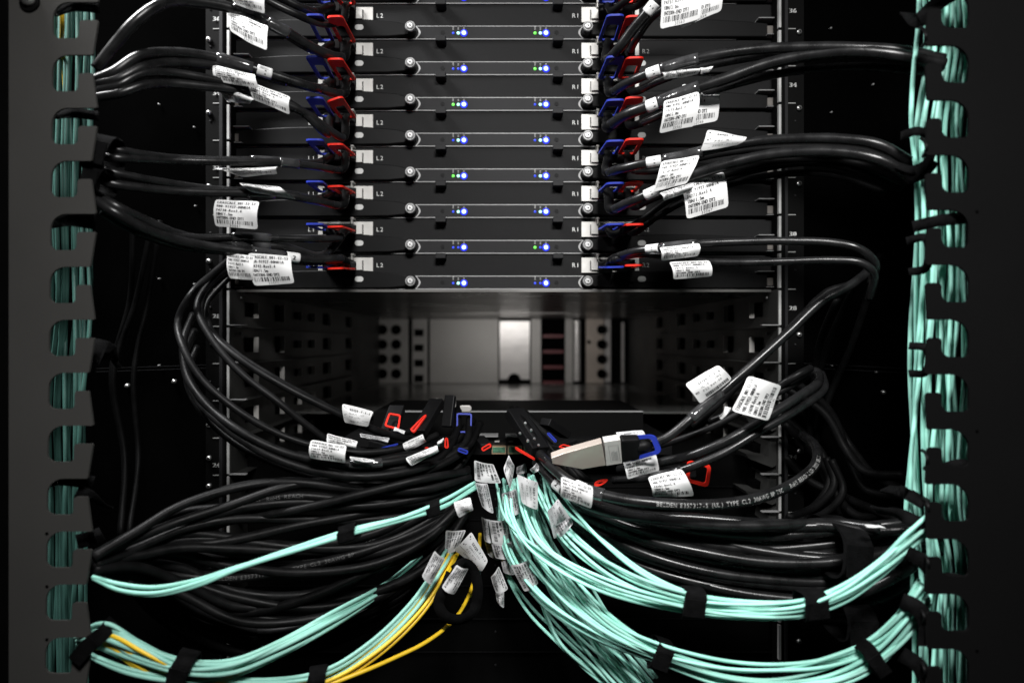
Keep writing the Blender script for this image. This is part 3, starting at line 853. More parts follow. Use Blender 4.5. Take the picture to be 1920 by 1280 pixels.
for side, row, idx, path, wpx, lab in L_:
    z = Vector((0, 0, U * row)); xb = ((623, 653) if side == 'L' else (1136, 1172))[idx]
    dr = min(1, row / 5) * 20
    s0 = at(xb, 499, 0.000) + z; s1 = at(xb + (-5 if side == 'L' else 5), 499 + dr * .8, 0.024) + z
    c = Cable('copper_cable', [s0, s1] + path, wpx, 'jacket_shaded' if (side, row, idx) in (('R', 1, 0), ('R', 1, 1), ('R', 2, 1), ('R', 3, 1)) else 'jacket', 'black copper cable, ' + lab, 'copper cable', 'black copper cables plugged into the blade servers', key='%s%d%d' % (side, row, idx))
    plug_at(c, side, idx, row)
    nb = 14; Lb = 0.080
    mb = MB(); tube(mb, [c.frame(0.004 + Lb * i / nb)[0] for i in range(nb + 1)], [c.r * (1.20 - .12 * i / nb) for i in range(nb + 1)], 14)
    mb.build('relief_or_shade_sleeve', 'jacket_shaded', c.o, True)  # dark sleeve added over the cable to imitate shadow near the tabs
def C_(k): return [c for c in CABLES if c.key == k][0]


def wrap(key, px, py, l): C_(key).sleeve(px, py, l, 'wrap', None, 'clear_wrap', 0.0010)


wrap('L61', 470, 26, 60); wrap('L61', 520, 52, 40); C_('L50').sleeve(494, 132, 26, digit='1'); wrap('L50', 440, 118, 66); wrap('L51', 520, 148, 34)
wrap('L30', 500, 302, 60); wrap('L31', 545, 307, 36); wrap('L21', 490, 364, 50); C_('L20').sleeve(500, 360, 26, digit='1')
wrap('L10', 470, 445, 70); wrap('L11', 470, 458, 70); C_('L00').sleeve(551, 484, 24, digit='2'); wrap('L00', 500, 477, 60)
C_('R60').sleeve(1224, 15, 22, digit='1'); C_('R50').sleeve(1226, 136, 24, digit='1'); wrap('R50', 1275, 120, 72)
C_('R40').sleeve(1225, 197, 26, digit='1'); wrap('R40', 1270, 180, 80); C_('R30').sleeve(1228, 303, 26, digit='1'); wrap('R30', 1280, 293, 74)
C_('R20').sleeve(1220, 362, 26, digit='1'); C_('R00').sleeve(1226, 466, 24, digit='1'); wrap('R00', 1275, 461, 66); wrap('R10', 1330, 345, 40)

S = std_lines
flag([(428, 22), (503, 48), (501, 97), (432, 60)], S('74751', '33555', '1.5m', 'DY2'), host=C_('L61'), dd=(0, 0, .01, .01))
flag([(432, -14), (498, -14), (497, 27), (440, 8)], S('74752', '33556'), host=C_('L61'), lift=.012)
flag([(399, 122), (478, 140), (486, 166), (404, 152)], S('74753', '33558'), host=C_('L50'), lift=.012)
flag([(408, 150), (488, 188), (470, 196), (424, 190)], S('74754', '33557'), host=C_('L51'), curl=.008, lift=.002)
flag([(466, 152), (545, 182), (543, 215), (474, 186)], S('74755', '33572'), host=C_('L41'), lift=.014)
flag([(402, 316), (524, 313), (520, 326), (452, 332)], S('74756', '33559'), host=C_('L30'), curl=.008)
flag([(450, 343), (524, 350), (556, 374), (470, 360)], S('74757', '33560'), host=C_('L21'), curl=.010, lift=.012)
flag([(405, 374), (487, 378), (483, 430), (403, 424)], S('74738', '33561'), host=C_('L21'), lift=.010)
flag([(426, 474), (478, 480), (476, 525), (431, 522)], S('74741', '33573'), host=C_('L11'), lift=.008)
flag([(464, 474), (545, 480), (553, 531), (477, 536)], S('74742', '33571', '1.5m', 'DY2'), host=C_('L00'), lift=.014)
flag([(1240, -22), (1314, -30), (1313, 36), (1237, 56)], S('74731', '33563', '2.0m'), host=C_('R60'), lift=.02)
flag([(1285, -25), (1353, -25), (1353, 20), (1276, 54)], S('74732', '33564', '2.0m', 'DY2'), host=C_('R61'), lift=.006)
flag([(1238, 136), (1314, 128), (1308, 140), (1244, 150)], S('74771', '33562'), host=C_('R50'), curl=.006, lift=.008)
flag([(1312, 128), (1337, 125), (1330, 135), (1314, 139)], [('t', '-1', .3, .3, .4)], host=C_('R50'), curl=.003, lift=.004)
flag([(1244, 190), (1310, 172), (1303, 236), (1236, 250)], S('74733', '33565', '2.0m'), host=C_('R40'), lift=.016, curl=.007)
flag([(1278, 158), (1347, 165), (1346, 226), (1274, 242)], S('74734', '33566', '2.0m', 'DY2'), host=C_('R41'), lift=.002)
flag([(1327, 243), (1400, 257), (1396, 270), (1312, 284)], port_lines(), host=C_('R30'), lift=.002)
flag([(1240, 303), (1312, 291), (1288, 344), (1224, 360)], S('74758', '33568'), host=C_('R30'), lift=.014)
flag([(1236, 362), (1300, 342), (1296, 358), (1244, 377)], S('74759', '33569'), host=C_('R20'), lift=.012, curl=.005)
flag([(1278, 346), (1357, 322), (1366, 388), (1287, 411)], S('74772', '33567', '1.5m', 'DY2'), host=C_('R21'), lift=.012)
flag([(1236, 464), (1310, 456), (1309, 480), (1240, 489)], S('74736', '33574'), host=C_('R00'), lift=.010, curl=.006)
flag([(1255, 491), (1330, 488), (1334, 518), (1262, 524)], S('74775', '33575'), host=C_('R01'), lift=.010, curl=.006)

# ------------------------------------------------------------------ middle area: cables with free ends
MID = [
    ('M1', [(1205, 836, .135), (1250, 820, .14), (1300, 780, .14), (1360, 728, .13), (1420, 676, .13), (1480, 622, .13), (1540, 566, .13), (1590, 538, .13), (1640, 500, .12)], 17, 'jacket', 'shiny black cable rising to the right from the loose metal plug'),
    ('M2', [(1300, 800, .06), (1370, 735, .08), (1440, 660, .10), (1500, 596, .11), (1550, 548, .11), (1600, 530, .11), (1650, 480, .1)], 14, 'jacket_dull', 'dull black cable running just above the shiny one on the right'),
    ('M3', [(1160, 880, .08), (1240, 866, .12), (1300, 852, .14), (1370, 822, .15), (1440, 780, .15), (1500, 742, .14), (1535, 715, .12), (1528, 696, .10), (1500, 705, .09)], 18, 'jacket', 'black cable with a shipping label curled round it, right of the loose plug'),
    ('M4', [(1150, 900, .09), (1215, 895, .12), (1275, 882, .14), (1350, 852, .15), (1430, 805, .15), (1500, 765, .14), (1545, 728, .12), (1540, 700, .10)], 16, 'jacket', 'lowest rising black cable that passes in front of the loose red tab'),
    ('M5', [(1180, 850, .05), (1260, 828, .08), (1340, 798, .10), (1420, 755, .11), (1480, 725, .11), (1520, 700, .10)], 13, 'jacket_dull', 'thin black cable behind the two rising cables on the right'),
    ('M6', [(1330, 790, .07), (1400, 760, .09), (1450, 730, .11), (1500, 700, .12), (1520, 690, .11)], 14, 'jacket_dull', 'short dark cable behind the tilted label on the right'),
    ('N1', [(1010, 850, .09), (1045, 884, .14), (1085, 912, .165), (1150, 932, .18), (1230, 943, .19), (1320, 946, .19), (1400, 938, .185), (1455, 922, .17), (1500, 898, .15), (1530, 868, .12), (1528, 835, .08), (1505, 815, .05)], 21, 'jacket', 'thick black cable printed with white lettering, sweeping right below the labels'),
    ('N2', [(1005, 865, .08), (1040, 905, .12), (1090, 940, .15), (1150, 962, .16), (1250, 975, .17), (1350, 985, .17), (1450, 985, .17), (1560, 980, .17), (1650, 990, .2)], 20, 'jacket', 'thick black cable directly under the printed one'),
    ('Q1', [(450, 470, .02), (400, 512, .06), (358, 552, .10), (334, 600, .10), (345, 655, .12), (380, 712, .13), (440, 765, .13), (520, 812, .12), (600, 838, .11), (680, 848, .1), (760, 838, .08), (820, 815, .05)], 14, 'jacket_dull', 'outermost of the long cables curving down from the left rail'),
    ('Q2', [(450, 485, .02), (395, 530, .06), (370, 575, .09), (400, 640, .11), (455, 702, .12), (520, 752, .12), (580, 800, .11), (625, 830, .10), (700, 845, .08), (790, 830, .05)], 14, 'jacket_dull', 'second long cable curving down from the left rail'),
    ('Q3', [(440, 500, .01), (385, 550, .05), (378, 600, .08), (410, 640, .10), (460, 680, .11), (540, 728, .11), (620, 768, .10), (700, 805, .08), (770, 825, .05)], 14, 'jacket_dull', 'third long cable curving down from the left rail'),
    ('Q4', [(430, 520, .01), (388, 570, .04), (394, 615, .07), (440, 660, .09), (520, 712, .10), (600, 755, .09), (680, 795, .08), (740, 812, .05), (800, 800, .02)], 12, 'jacket_dull', 'highest of the long cables curving down from the left rail'),
    ('Q5', [(362, 590, .05), (344, 640, .08), (350, 700, .10), (385, 755, .12), (450, 808, .14), (540, 850, .14), (640, 868, .14), (730, 866, .13), (810, 846, .10), (860, 820, .05)], 16, 'jacket_dull', 'long cable swinging under the bar code labels at centre left'),
    ('Q6', [(365, 620, .04), (345, 675, .08), (362, 735, .10), (410, 790, .13), (490, 846, .14), (580, 880, .14), (680, 893, .14), (780, 880, .12), (850, 855, .08)], 16, 'jacket_dull', 'lower long cable swinging under the bar code labels at centre left'),
    ('Q7', [(370, 650, .03), (350, 705, .06), (372, 762, .09), (430, 822, .11), (510, 866, .12), (620, 900, .12), (740, 905, .11), (860, 872, .07)], 14, 'jacket_dull', 'lowest of the long cables at centre left, just over the thick bundle'),
]
for k, path, wpx, m, lab in MID:
    Cable('copper_cable', path, wpx, m, lab, 'copper cable', 'loose black copper cables in front of the switch', key=k)
N1 = C_('N1')
u0 = N1.near(1232, 943)[0]
N1.write('BELDEN E357317-S (UL) TYPE CL2 30AWG 8P 75C    RoHS REACH LSZH 2022/08/11', u0, 8.2 * PX * .78, 'inkmid', phi0=-0.12, kx=.80)
C_('N1').sleeve(1092, 914, 26, digit=None)
wrap('N1', 1118, 922, 34); C_('N2').sleeve(1050, 912, 24, digit='2'); wrap('M1', 1325, 757, 80); C_('M1').sleeve(1298, 782, 8, 'cage', None, 'cable_collar')
wrap('M4', 1250, 888, 60); wrap('Q5', 690, 868, 60)
flag([(1052, 893), (1112, 912), (1108, 953), (1050, 930)], S('74687', '33546'), host=N1, lift=.02)
flag([(1284, 720), (1346, 684), (1373, 710), (1313, 757)], sw_lines(), host=C_('M1'), lift=.003)
flag([(1404, 704), (1465, 723), (1440, 789), (1372, 770)], S('74698', '33545', '1.5m', 'DY2'), rot=3, host=C_('M4'), lift=.02)
flag([(1360, 762), (1372, 764), (1352, 786), (1347, 780)], [], host=C_('M3'), lift=.004)
flag([(1167, 862), (1228, 845), (1236, 882), (1176, 898)], S('74684', '33547', '1.5m', 'DY2'), host=C_('M3'), lift=.018)
flag([(1214, 894), (1278, 878), (1302, 930), (1224, 931)], S('74701', '33548', '1.5m', 'DY2'), host=C_('M4'), lift=.016, curl=.008)
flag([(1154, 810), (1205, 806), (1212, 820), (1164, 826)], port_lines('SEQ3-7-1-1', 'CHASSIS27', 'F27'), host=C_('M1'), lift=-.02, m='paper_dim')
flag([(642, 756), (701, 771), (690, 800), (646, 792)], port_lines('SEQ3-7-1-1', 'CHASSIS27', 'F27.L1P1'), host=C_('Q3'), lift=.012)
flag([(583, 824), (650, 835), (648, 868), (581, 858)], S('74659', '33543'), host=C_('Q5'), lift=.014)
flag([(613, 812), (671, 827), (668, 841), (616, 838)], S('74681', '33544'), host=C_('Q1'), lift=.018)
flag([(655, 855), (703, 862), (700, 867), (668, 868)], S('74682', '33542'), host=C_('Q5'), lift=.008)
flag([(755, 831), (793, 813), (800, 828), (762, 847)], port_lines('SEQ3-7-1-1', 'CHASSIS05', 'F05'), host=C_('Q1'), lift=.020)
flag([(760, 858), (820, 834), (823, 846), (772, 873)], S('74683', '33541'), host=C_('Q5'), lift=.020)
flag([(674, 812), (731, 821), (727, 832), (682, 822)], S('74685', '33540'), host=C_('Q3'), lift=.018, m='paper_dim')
flag([(740, 800), (760, 808), (758, 815), (738, 809)], [], host=C_('Q3'), lift=.02)
flag([(820, 828), (832, 820), (834, 826), (822, 836)], [], host=C_('Q5'), lift=.02)

# loose DAC plug with a metal shell and a blue tab
M1 = C_('M1')
p0 = at(1035, 862, .135); p1 = at(1132, 846, .14); p2 = at(1163, 841, .14); p3 = at(1198, 837, .14)
ax = (p1 - p0).normalized(); up = Vector((0.12, -0.55, 1)).normalized(); up = (up - ax * up.dot(ax)).normalized(); sd = ax.cross(up)
mb = MB(); hw = 27 * PX * .83; th = 0.0045
def wp(c, h, t_): return c + up * h + sd * t_
top, bot = hw, -hw
prof = [(p0 + ax * 0.000, hw * .42), (p0 + ax * 0.0, -hw * .10), (p0 + ax * .028, -hw * 1.0), (p1 - ax * .0004, -hw), (p1 - ax * .0004, hw), (p0 + ax * .012, hw * .62)]
n = len(prof)
vs = [c + up * h - sd * th for c, h in prof] + [c + up * h + sd * th for c, h in prof]
mb.add(vs, [tuple(range(n)), tuple(range(2 * n - 1, n - 1, -1))] + [(i, i + n, (i + 1) % n + n, (i + 1) % n) for i in range(n)])
shell = mb.build('connector', 'nickel', M1.o, bevel=0.0006)
mb = MB(); frame_box(mb, p1 + ax * .0006, p2, 2 * th * 1.02, 2 * hw * 1.03, up); lab_ = mb.build('shell_sleeve', 'cage', shell, bevel=0.0004)
nsd = -sd if (-sd).y < 0 else sd
c0 = p1.lerp(p2, .3) - up * hw * .75 + nsd * (th * 1.05)
ink('print', [('r', 0, 0, .22, .01), ('r', 0, .99, .22, 1), ('r', 0, 0, .01, 1), ('r', .21, 0, .22, 1)] + [('r', .04 + .03 * k, .08, .055 + .03 * k, .6 + .03 * (k % 3)) for k in range(5)],
    lambda x, y: c0 + ax * (x * .045) + up * (y * hw * 1.4), 'inkdim', lab_)
mb = MB(); frame_box(mb, p2 + ax * .0004, p3, 2 * th * 1.3, 2 * hw * .98, up, .86); mb.build('overmould', 'plug', shell, bevel=0.002)
mb = MB(); tube(mb, catmull([p3 - ax * .002, p3 + ax * .006, at(1215, 834, .138)]), 9.5 * PX, 14); mb.build('relief_or_shade_sleeve', 'plug', shell, True)
P = [at(1228, 814, .150), at(1242, 848, .150), at(1178, 866, .13), at(1160, 818, .13)]
ring_tab(shell, P, 7 * PX, 0.002, 'blue', 0.2)
# screws glinting on the shell tip
# other loose tabs on plugs resting at the switch
def loose_plug(a, b, w_, m, tabpts, lab, bar=4.0, metal=False, extra=None):
    mb = MB(); frame_box(mb, a, b, w_, w_ * .55)
    o = mb.build('cable_plug', 'nickel' if metal else 'plug', None, bevel=0.001)
    tag(o, lab, 'cable plug', 'loose cable plugs around the switch')
    if tabpts: ring_tab(o, [at(*p) for p in tabpts], bar * PX, 0.0016, m, .12)
    return o


loose_plug(at(745, 765, .02), at(728, 815, .06), .018, 'red', [(729, 774, .05), (752, 778, .05), (748, 806, .065), (720, 799, .065)], 'black plug with a square red loop tab, leftmost at the switch rim', 3.5)
loose_plug(at(820, 752, .03), at(785, 812, .07), .017, 'red', [(795, 779, .06), (801, 777, .06), (776, 812, .075), (768, 806, .075)], 'black plug seen side on with a slanting red tab', 3)
loose_plug(at(845, 741, .05), at(838, 800, .06), .012, 'blue', [(856, 774, .05), (885, 775, .05), (884, 811, .06), (856, 811, .06)], 'upright black plug with a blue loop tab standing on the switch rim', 2.6)
o = loose_plug(at(964, 772, .04), at(1012, 846, .09), .021, 'red', [(966, 836, .10), (1003, 858, .10), (1003, 863, .10), (966, 842, .10)], 'black plug leaning down right with a thin red tab, at the fibre ports', 3)
for (x, y) in ((985, 793), (996, 806), (975, 812), (1002, 822), (990, 826), (1010, 834)):
    p = at(x, y, .10); MB().cyl(p, p + Vector((.0006, -.002, 0)), random.uniform(1.6, 3.4) * PX, 8, 1.0 * PX).build('metal_pin', 'steel', o)
loose_plug(at(1075, 828, .05), at(1040, 842, .07), .014, 'red', [(1046, 838, .08), (1055, 832, .08), (1072, 836, .08), (1068, 842, .08)], 'black plug with a small red tab just above the loose metal plug', 2.5)
loose_plug(at(1060, 815, .03), at(1022, 790, .05), .016, 'blue', [(1024, 812, .07), (1030, 810, .07), (1045, 826, .07), (1041, 830, .07)], 'black plug with a dark blue tab above the loose metal plug', 2.5)
loose_plug(at(1250, 880, .02), at(1290, 885, .06), .022, 'red', [(1288, 862, .10), (1334, 870, .10), (1328, 914, .10), (1286, 902, .10)], 'black plug with a big red loop tab hanging right of the shipping labels', 6)
loose_plug(at(1090, 905, .08), at(1120, 915, .10), .014, 'red', [(1118, 900, .11), (1144, 897, .11), (1128, 910, .11), (1112, 912, .11)], 'black plug with a red tab peeking between the thick cables', 6)
loose_plug(at(835, 835, .06), at(852, 842, .08), .012, 'red', [(834, 820, .09), (840, 820, .09), (842, 840, .09), (833, 840, .09)], 'small black plug with an upright red tab beside the left fibre clump', 3)
loose_plug(at(700, 830, .04), at(740, 842, .06), .016, 'blue', [(715, 838, .08), (748, 830, .08), (744, 836, .08), (712, 845, .08)], 'black plug with a flat blue tab behind the centre left labels', 3)
loose_plug(at(1040, 870, .05), at(1010, 876, .07), .012, 'blue', [(1010, 878, .09), (1030, 882, .09), (1030, 886, .09), (1010, 884, .09)], 'black plug with a sliver of blue tab at the fibre roots', 2.5)
for i, (x, y, a, c_, bar) in enumerate(((868, 845, 20, 'blue', 2.4), (912, 838, -30, 'red', 2.2), (805, 845, 35, 'red', 2.2))):
    ca, sa = math.cos(math.radians(a)), math.sin(math.radians(a))
    q = [(x + ca * u - sa * v, y + sa * u + ca * v, .095) for u, v in ((-10, -4), (10, -4), (10, 4), (-10, 4))]
    loose_plug(at(x - 14, y - 16, .04), at(x, y, .085), .013, c_, q, ['small dark plug with a thin blue tab left of the fibre port row', 'small dark plug with a thin red tab just over the left fibre roots', 'small dark plug with a thin red tab below the tilted white tag'][i], bar)
# pale plastic dust caps standing on the rim
for (x, y, w_, h_, dd) in ((818, 762, 13, 30, .03), (850, 754, 9, 24, .05), (872, 766, 24, 12, .02)):
    mb = MB(); p = at(x, y, dd)
    mb.prism(oval(x, y, w_, h_) if w_ > h_ else [(x + (b - y), y + (a - x)) for a, b in oval(x, y, h_, w_)], dd - .008, dd)
    o = mb.build('dust_cap', 'back_grey', None, bevel=.001); tag(o, 'pale plastic dust cap, %s, on the switch rim' % {818: 'oval and leaning', 850: 'narrow and upright', 872: 'flat and wide'}[x], 'dust cap', 'dust caps on the switch rim')


# ------------------------------------------------------------------ fans of cables
def fan(name, A, B, n, wpx, m, label, cat, group, key, jit=6.0, dj=0.012, seg=8, sides=10, mats=None, power=1.0, wander=0.22):
    out = []
    order = [(i + .5) / n for i in range(n)]
    for i, t in enumerate(order):
        r = random.Random(hash((key, i)) & 0xffff if False else i * 131 + len(key) * 17 + sum(map(ord, key)))
        pts = []; tt = t; ph = r.uniform(0, 6.28); fr = r.uniform(.5, 1.2); dz = r.uniform(-dj, dj)
        for k, (a, b) in enumerate(zip(A, B)):
            q = min(1, max(0, t + wander * math.sin(ph + fr * k)))
            pts.append((a[0] + (b[0] - a[0]) * q + r.uniform(-jit, jit) * .35, a[1] + (b[1] - a[1]) * q + r.uniform(-jit, jit) * .35,
                        a[2] + (b[2] - a[2]) * q + dz * math.sin(ph + .7 * k)))
        mm = mats[i % len(mats)] if mats else m
        lb = label[i] if isinstance(label, list) else (label[mm] if isinstance(label, dict) else label)
        out.append(Cable(name, pts, wpx * r.uniform(.94, 1.06), mm, lb, cat, group, sides, seg, key + '%02d' % i))
    return out


BLK = fan('copper_cable',
          [(880, 880, .07), (790, 892, .10), (680, 897, .12), (540, 902, .14), (430, 918, .155), (335, 948, .175), (255, 992, .20), (175, 1040, .23)],
          [(880, 955, .05), (810, 1050, .08), (720, 1115, .10), (590, 1160, .12), (450, 1165, .135), (340, 1125, .15), (255, 1090, .18), (175, 1075, .22)],
          27, 17.5, 'jacket_dull', 'one of the thick black cables of the lower left bundle', 'copper cable', 'thick black bundle at lower left', 'BL', 7, .02, wander=.10)
fan('copper_cable',
    [(870, 960, .03), (770, 1080, .05), (640, 1150, .07), (500, 1180, .08), (400, 1160, .10), (320, 1120, .12), (260, 1080, .16)],
    [(880, 985, .02), (790, 1120, .04), (650, 1195, .05), (510, 1225, .06), (400, 1215, .08), (310, 1165, .11), (240, 1100, .15)],
    12, 15, 'jacket_dull', 'one of the faint black cables sagging lowest in the lower left bundle', 'copper cable', 'sagging cables under the lower left bundle', 'BS', 6, .01)
BRK = fan('copper_cable',
          [(1020, 880, .07), (1080, 930, .11), (1180, 962, .14), (1300, 972, .15), (1420, 978, .16), (1560, 982, .175), (1660, 985, .19), (1760, 975, .2)],
          [(1020, 930, .04), (1090, 1010, .08), (1200, 1075, .11), (1320, 1118, .13), (1450, 1142, .14), (1580, 1150, .15), (1680, 1110, .17), (1760, 1040, .19)],
          19, 19.5, 'jacket', 'one of the thick black cables of the lower right bundle', 'copper cable', 'thick black bundle at lower right', 'BR', 7, .016, wander=.10)
for c_, x, y, txt in ((BLK[5], 620, 985, 'CL2 30AWG 8P 75C RoHS REACH'), (BLK[18], 640, 1125, 'BELDEN E357317-S (UL) TYPE CL2 30AWG 8P'), (BLK[11], 720, 1030, 'TYPE CL2 30AWG 8P 75C'), (BRK[3], 1130, 965, 'REACH CL2 75C 30AWG 8P RoHS REACH LSZH 2022/02/11 000721M')):
    u = c_.near(x, y)[0]
    if c_ in BLK: u = c_.near(400 if x < 700 else 560, 1000)[0]
    c_.write(txt, u, 8 * PX * .75, 'inkfaint')

fan('copper_cable', [(850, 760, .03), (835, 800, .06), (800, 835, .09), (740, 858, .11), (660, 868, .12), (560, 850, .12)], [(905, 800, .03), (895, 845, .06), (850, 885, .08), (770, 905, .10), (680, 905, .10), (580, 895, .10)], 6, 15, 'jacket_shaded',
    'one of the short dark cables tangled between the switch rim and the left labels', 'copper cable', 'dark tangle left of the fibre roots', 'TU', 9, .02)
fan('copper_cable', [(955, 765, .03), (985, 800, .07), (1020, 850, .09), (1040, 900, .1), (1045, 950, .08)], [(985, 775, .02), (1015, 805, .04), (1050, 845, .06), (1090, 890, .08), (1150, 930, .08)], 5, 16, 'jacket_shaded',
    'one of the short dark cables tangled right of the fibre roots', 'copper cable', 'dark tangle right of the fibre roots', 'TV', 8, .015)
# dim tangle at the right of the rail
fan('copper_cable', [(1480, 700, .03), (1560, 740, .04), (1600, 800, .05), (1640, 850, .08), (1700, 880, .12)], [(1470, 860, .02), (1520, 900, .03), (1560, 960, .05), (1600, 990, .08), (1680, 980, .12)], 6, 15, 'jacket_shaded',
    'one of the dim black cables tangled right of the right rail', 'copper cable', 'dim cable tangle right of the right rail', 'TR', 16, .02)
fan('copper_cable', [(1520, 850, .05), (1540, 880, .06), (1520, 930, .07), (1470, 965, .1)], [(1560, 860, .05), (1580, 920, .06), (1550, 965, .08), (1500, 985, .1)], 3, 14, 'jacket_shaded',
    'one of the short cables looping down beside the right rail', 'copper cable', 'short loops beside the right rail', 'TS', 4, .01)
fan('copper_cable', [(1570, 560, .1), (1530, 650, .05), (1510, 750, .02), (1500, 850, .0)], [(1640, 520, .1), (1600, 650, .05), (1560, 760, .02), (1540, 850, .0)], 3, 12, 'jacket_shaded',
    'one of the faint cables dropping behind the right hand cable arch', 'copper cable', 'faint drops behind the right arch', 'TT', 4, .01)
fan('copper_cable', [(250, 400, .05), (240, 560, .04), (200, 700, .05), (220, 860, .05), (210, 1000, .1)], [(330, 420, .05), (290, 560, .04), (250, 700, .05), (260, 860, .05), (250, 1000, .1)], 3, 10, 'jacket_shaded',
    'one of the faint cables hanging behind the left finger panel', 'copper cable', 'faint drops behind the left panel', 'TL', 6, .01)

# aqua fibre
AQ = 'aqua fibre cable'
TF = ['teal', 'teal', 'teal2']
T1 = fan('fibre_cable',
         [(1035, 888, .07), (1068, 945, .11), (1128, 1010, .16), (1212, 1074, .20), (1295, 1110, .215), (1400, 1127, .225), (1500, 1122, .235), (1575, 1095, .24), (1650, 1045, .245), (1700, 1000, .25), (1745, 962, .245)],
         [(928, 900, .07), (940, 975, .11), (985, 1035, .15), (1120, 1105, .20), (1295, 1148, .21), (1400, 1157, .225), (1500, 1154, .235), (1582, 1130, .24), (1655, 1080, .245), (1712, 1030, .25), (1760, 985, .245)],
         13, 6.9, 'teal', 'one of the aqua fibres of the upper right sweep, tied twice with black straps', 'fibre cable', 'upper right sweep of aqua fibres', 'FA', 5, .012, 9, 10, TF, wander=.12)
T2 = fan('fibre_cable',
         [(985, 900, .06), (1008, 985, .10), (1085, 1095, .15), (1160, 1165, .19), (1235, 1205, .21), (1350, 1238, .22), (1450, 1245, .23), (1550, 1230, .235), (1625, 1200, .24), (1680, 1150, .245), (1725, 1085, .245)],
         [(935, 915, .05), (945, 1030, .09), (1000, 1115, .13), (1100, 1190, .18), (1235, 1248, .20), (1350, 1288, .215), (1450, 1300, .225), (1560, 1288, .235), (1640, 1250, .24), (1702, 1195, .245), (1745, 1130, .245)],
         13, 6.9, 'teal', 'one of the aqua fibres of the lower right sweep along the bottom edge', 'fibre cable', 'lower right sweep of aqua fibres', 'FB', 5, .012, 9, 10, TF, wander=.12)
T3 = fan('fibre_cable',
         [(1010, 940, .03), (1030, 1010, .06), (1075, 1100, .09), (1135, 1180, .12), (1200, 1255, .15), (1250, 1320, .16)],
         [(930, 950, .03), (948, 1060, .06), (985, 1140, .09), (1040, 1205, .12), (1110, 1265, .14), (1190, 1330, .15)],
         19, 6.2, 'teal2', 'one of the aqua fibres falling steeply off the bottom edge at centre right', 'fibre cable', 'steep fall of aqua fibres at the bottom', 'FC', 10, .02, 9, 10, ['teal2', 'teal'], wander=.25)
T3b = fan('fibre_cable',
          [(1000, 880, .02), (1045, 990, .04), (1095, 1080, .05), (1150, 1170, .07), (1230, 1270, .09)],
          [(960, 900, .02), (985, 990, .04), (1030, 1080, .05), (1090, 1170, .07), (1160, 1290, .09)],
          6, 6.5, 'teal2', 'one of the dim aqua fibres behind the label cluster', 'fibre cable', 'dim aqua fibres behind the label cluster', 'FD', 8, .01)
T4 = fan('fibre_cable', [(170, 1072, .235), (225, 1090, .24), (290, 1100, .24), (370, 1087, .235), (450, 1060, .23), (560, 1024, .22), (660, 990, .21), (760, 963, .19), (830, 938, .16), (890, 905, .10)],
         [(176, 1086, .235), (225, 1106, .24), (290, 1114, .24), (370, 1100, .235), (450, 1072, .23), (560, 1036, .22), (660, 1000, .21), (760, 972, .19), (830, 950, .16), (892, 915, .10)],
         3, 8, 'teal', 'one of the three bright aqua fibres crossing the black bundle at left', 'fibre cable', 'bright aqua strand across the left bundle', 'FE', 2, .003, 9, 10, None, wander=.5)
LM = {'teal2': 'one of the aqua fibres of the big lower left sag', 'teal': 'one of the aqua fibres of the big lower left sag', 'yellow': 'one of the yellow fibres woven into the big lower left sag'}
T5 = fan('fibre_cable',
         [(140, 1190, .20), (205, 1168, .235), (260, 1196, .24), (340, 1232, .235), (430, 1235, .22), (520, 1200, .20), (620, 1150, .17), (720, 1095, .09), (790, 1040, .01)],
         [(150, 1215, .20), (185, 1238, .235), (250, 1264, .24), (345, 1278, .235), (430, 1272, .22), (520, 1236, .20), (620, 1180, .17), (720, 1112, .09), (795, 1060, .01)],
         11, 8.2, 'teal2', LM, 'fibre cable', 'big lower left sag of fibres', 'FF', 4, .010, 9, 10, ['teal2'], wander=.10)
LM = {'teal2': 'one of the aqua fibres climbing with the yellow ones at bottom centre', 'yellow': 'one of the yellow fibres climbing from the bottom edge to the black loop'}
T6 = fan('fibre_cable',
         [(150, 1192, .20), (212, 1180, .24), (275, 1212, .245), (340, 1246, .24), (450, 1272, .21), (600, 1258, .20), (690, 1205, .18), (770, 1125, .15), (820, 1050, .12), (842, 1012, .06)],
         [(150, 1225, .20), (205, 1222, .23), (262, 1262, .235), (340, 1290, .225), (450, 1302, .21), (600, 1292, .20), (705, 1232, .18), (795, 1150, .15), (842, 1080, .12), (866, 1030, .06)],
         8, 7.6, 'yellow', LM, 'fibre cable', 'yellow and aqua fibres at bottom centre', 'FG', 3, .006, 9, 10, ['teal2', 'teal2', 'yellow', 'yellow', 'teal2', 'yellow', 'yellow', 'yellow'], wander=.08)
Cable('fibre_cable', [(480, 1300, .20), (600, 1286, .20), (670, 1262, .19), (740, 1232, .17), (800, 1202, .15), (852, 1160, .12), (885, 1100, .07), (895, 1050, .04)], 7.5, 'yellow',
      'single yellow fibre running apart from the others at bottom centre', 'fibre cable', key='FH')
Cable('fibre_cable', [(900, 1000, .04), (898, 1040, .06), (893, 1075, .07), (880, 1120, .05)], 7, 'yellow', 'short piece of yellow fibre hanging inside the label cluster', 'fibre cable', key='FI')


# vertical runs inside the cable managers
def vrun(x0, x1, d, n, key, label, group, mats, cx):
    for i in range(n):
        r = random.Random(i * 77 + sum(map(ord, key)))
        t = (i + .5) / n; pts = []; ph = r.uniform(0, 6.28); y = -45
        while y < 1400:
            x = x0 + (x1 - x0) * (t + .07 * math.sin(ph + y / 170.0) + .03 * math.sin(ph * 2 + y / 70)) + cx(y)
            pts.append((x, y, d + .018 * math.sin(ph * 3 + y / 260.0))); y += 92
        Cable('fibre_cable', pts, 7.8, mats[i % len(mats)], label, 'fibre cable', group, 8, 5, key + '%02d' % i)


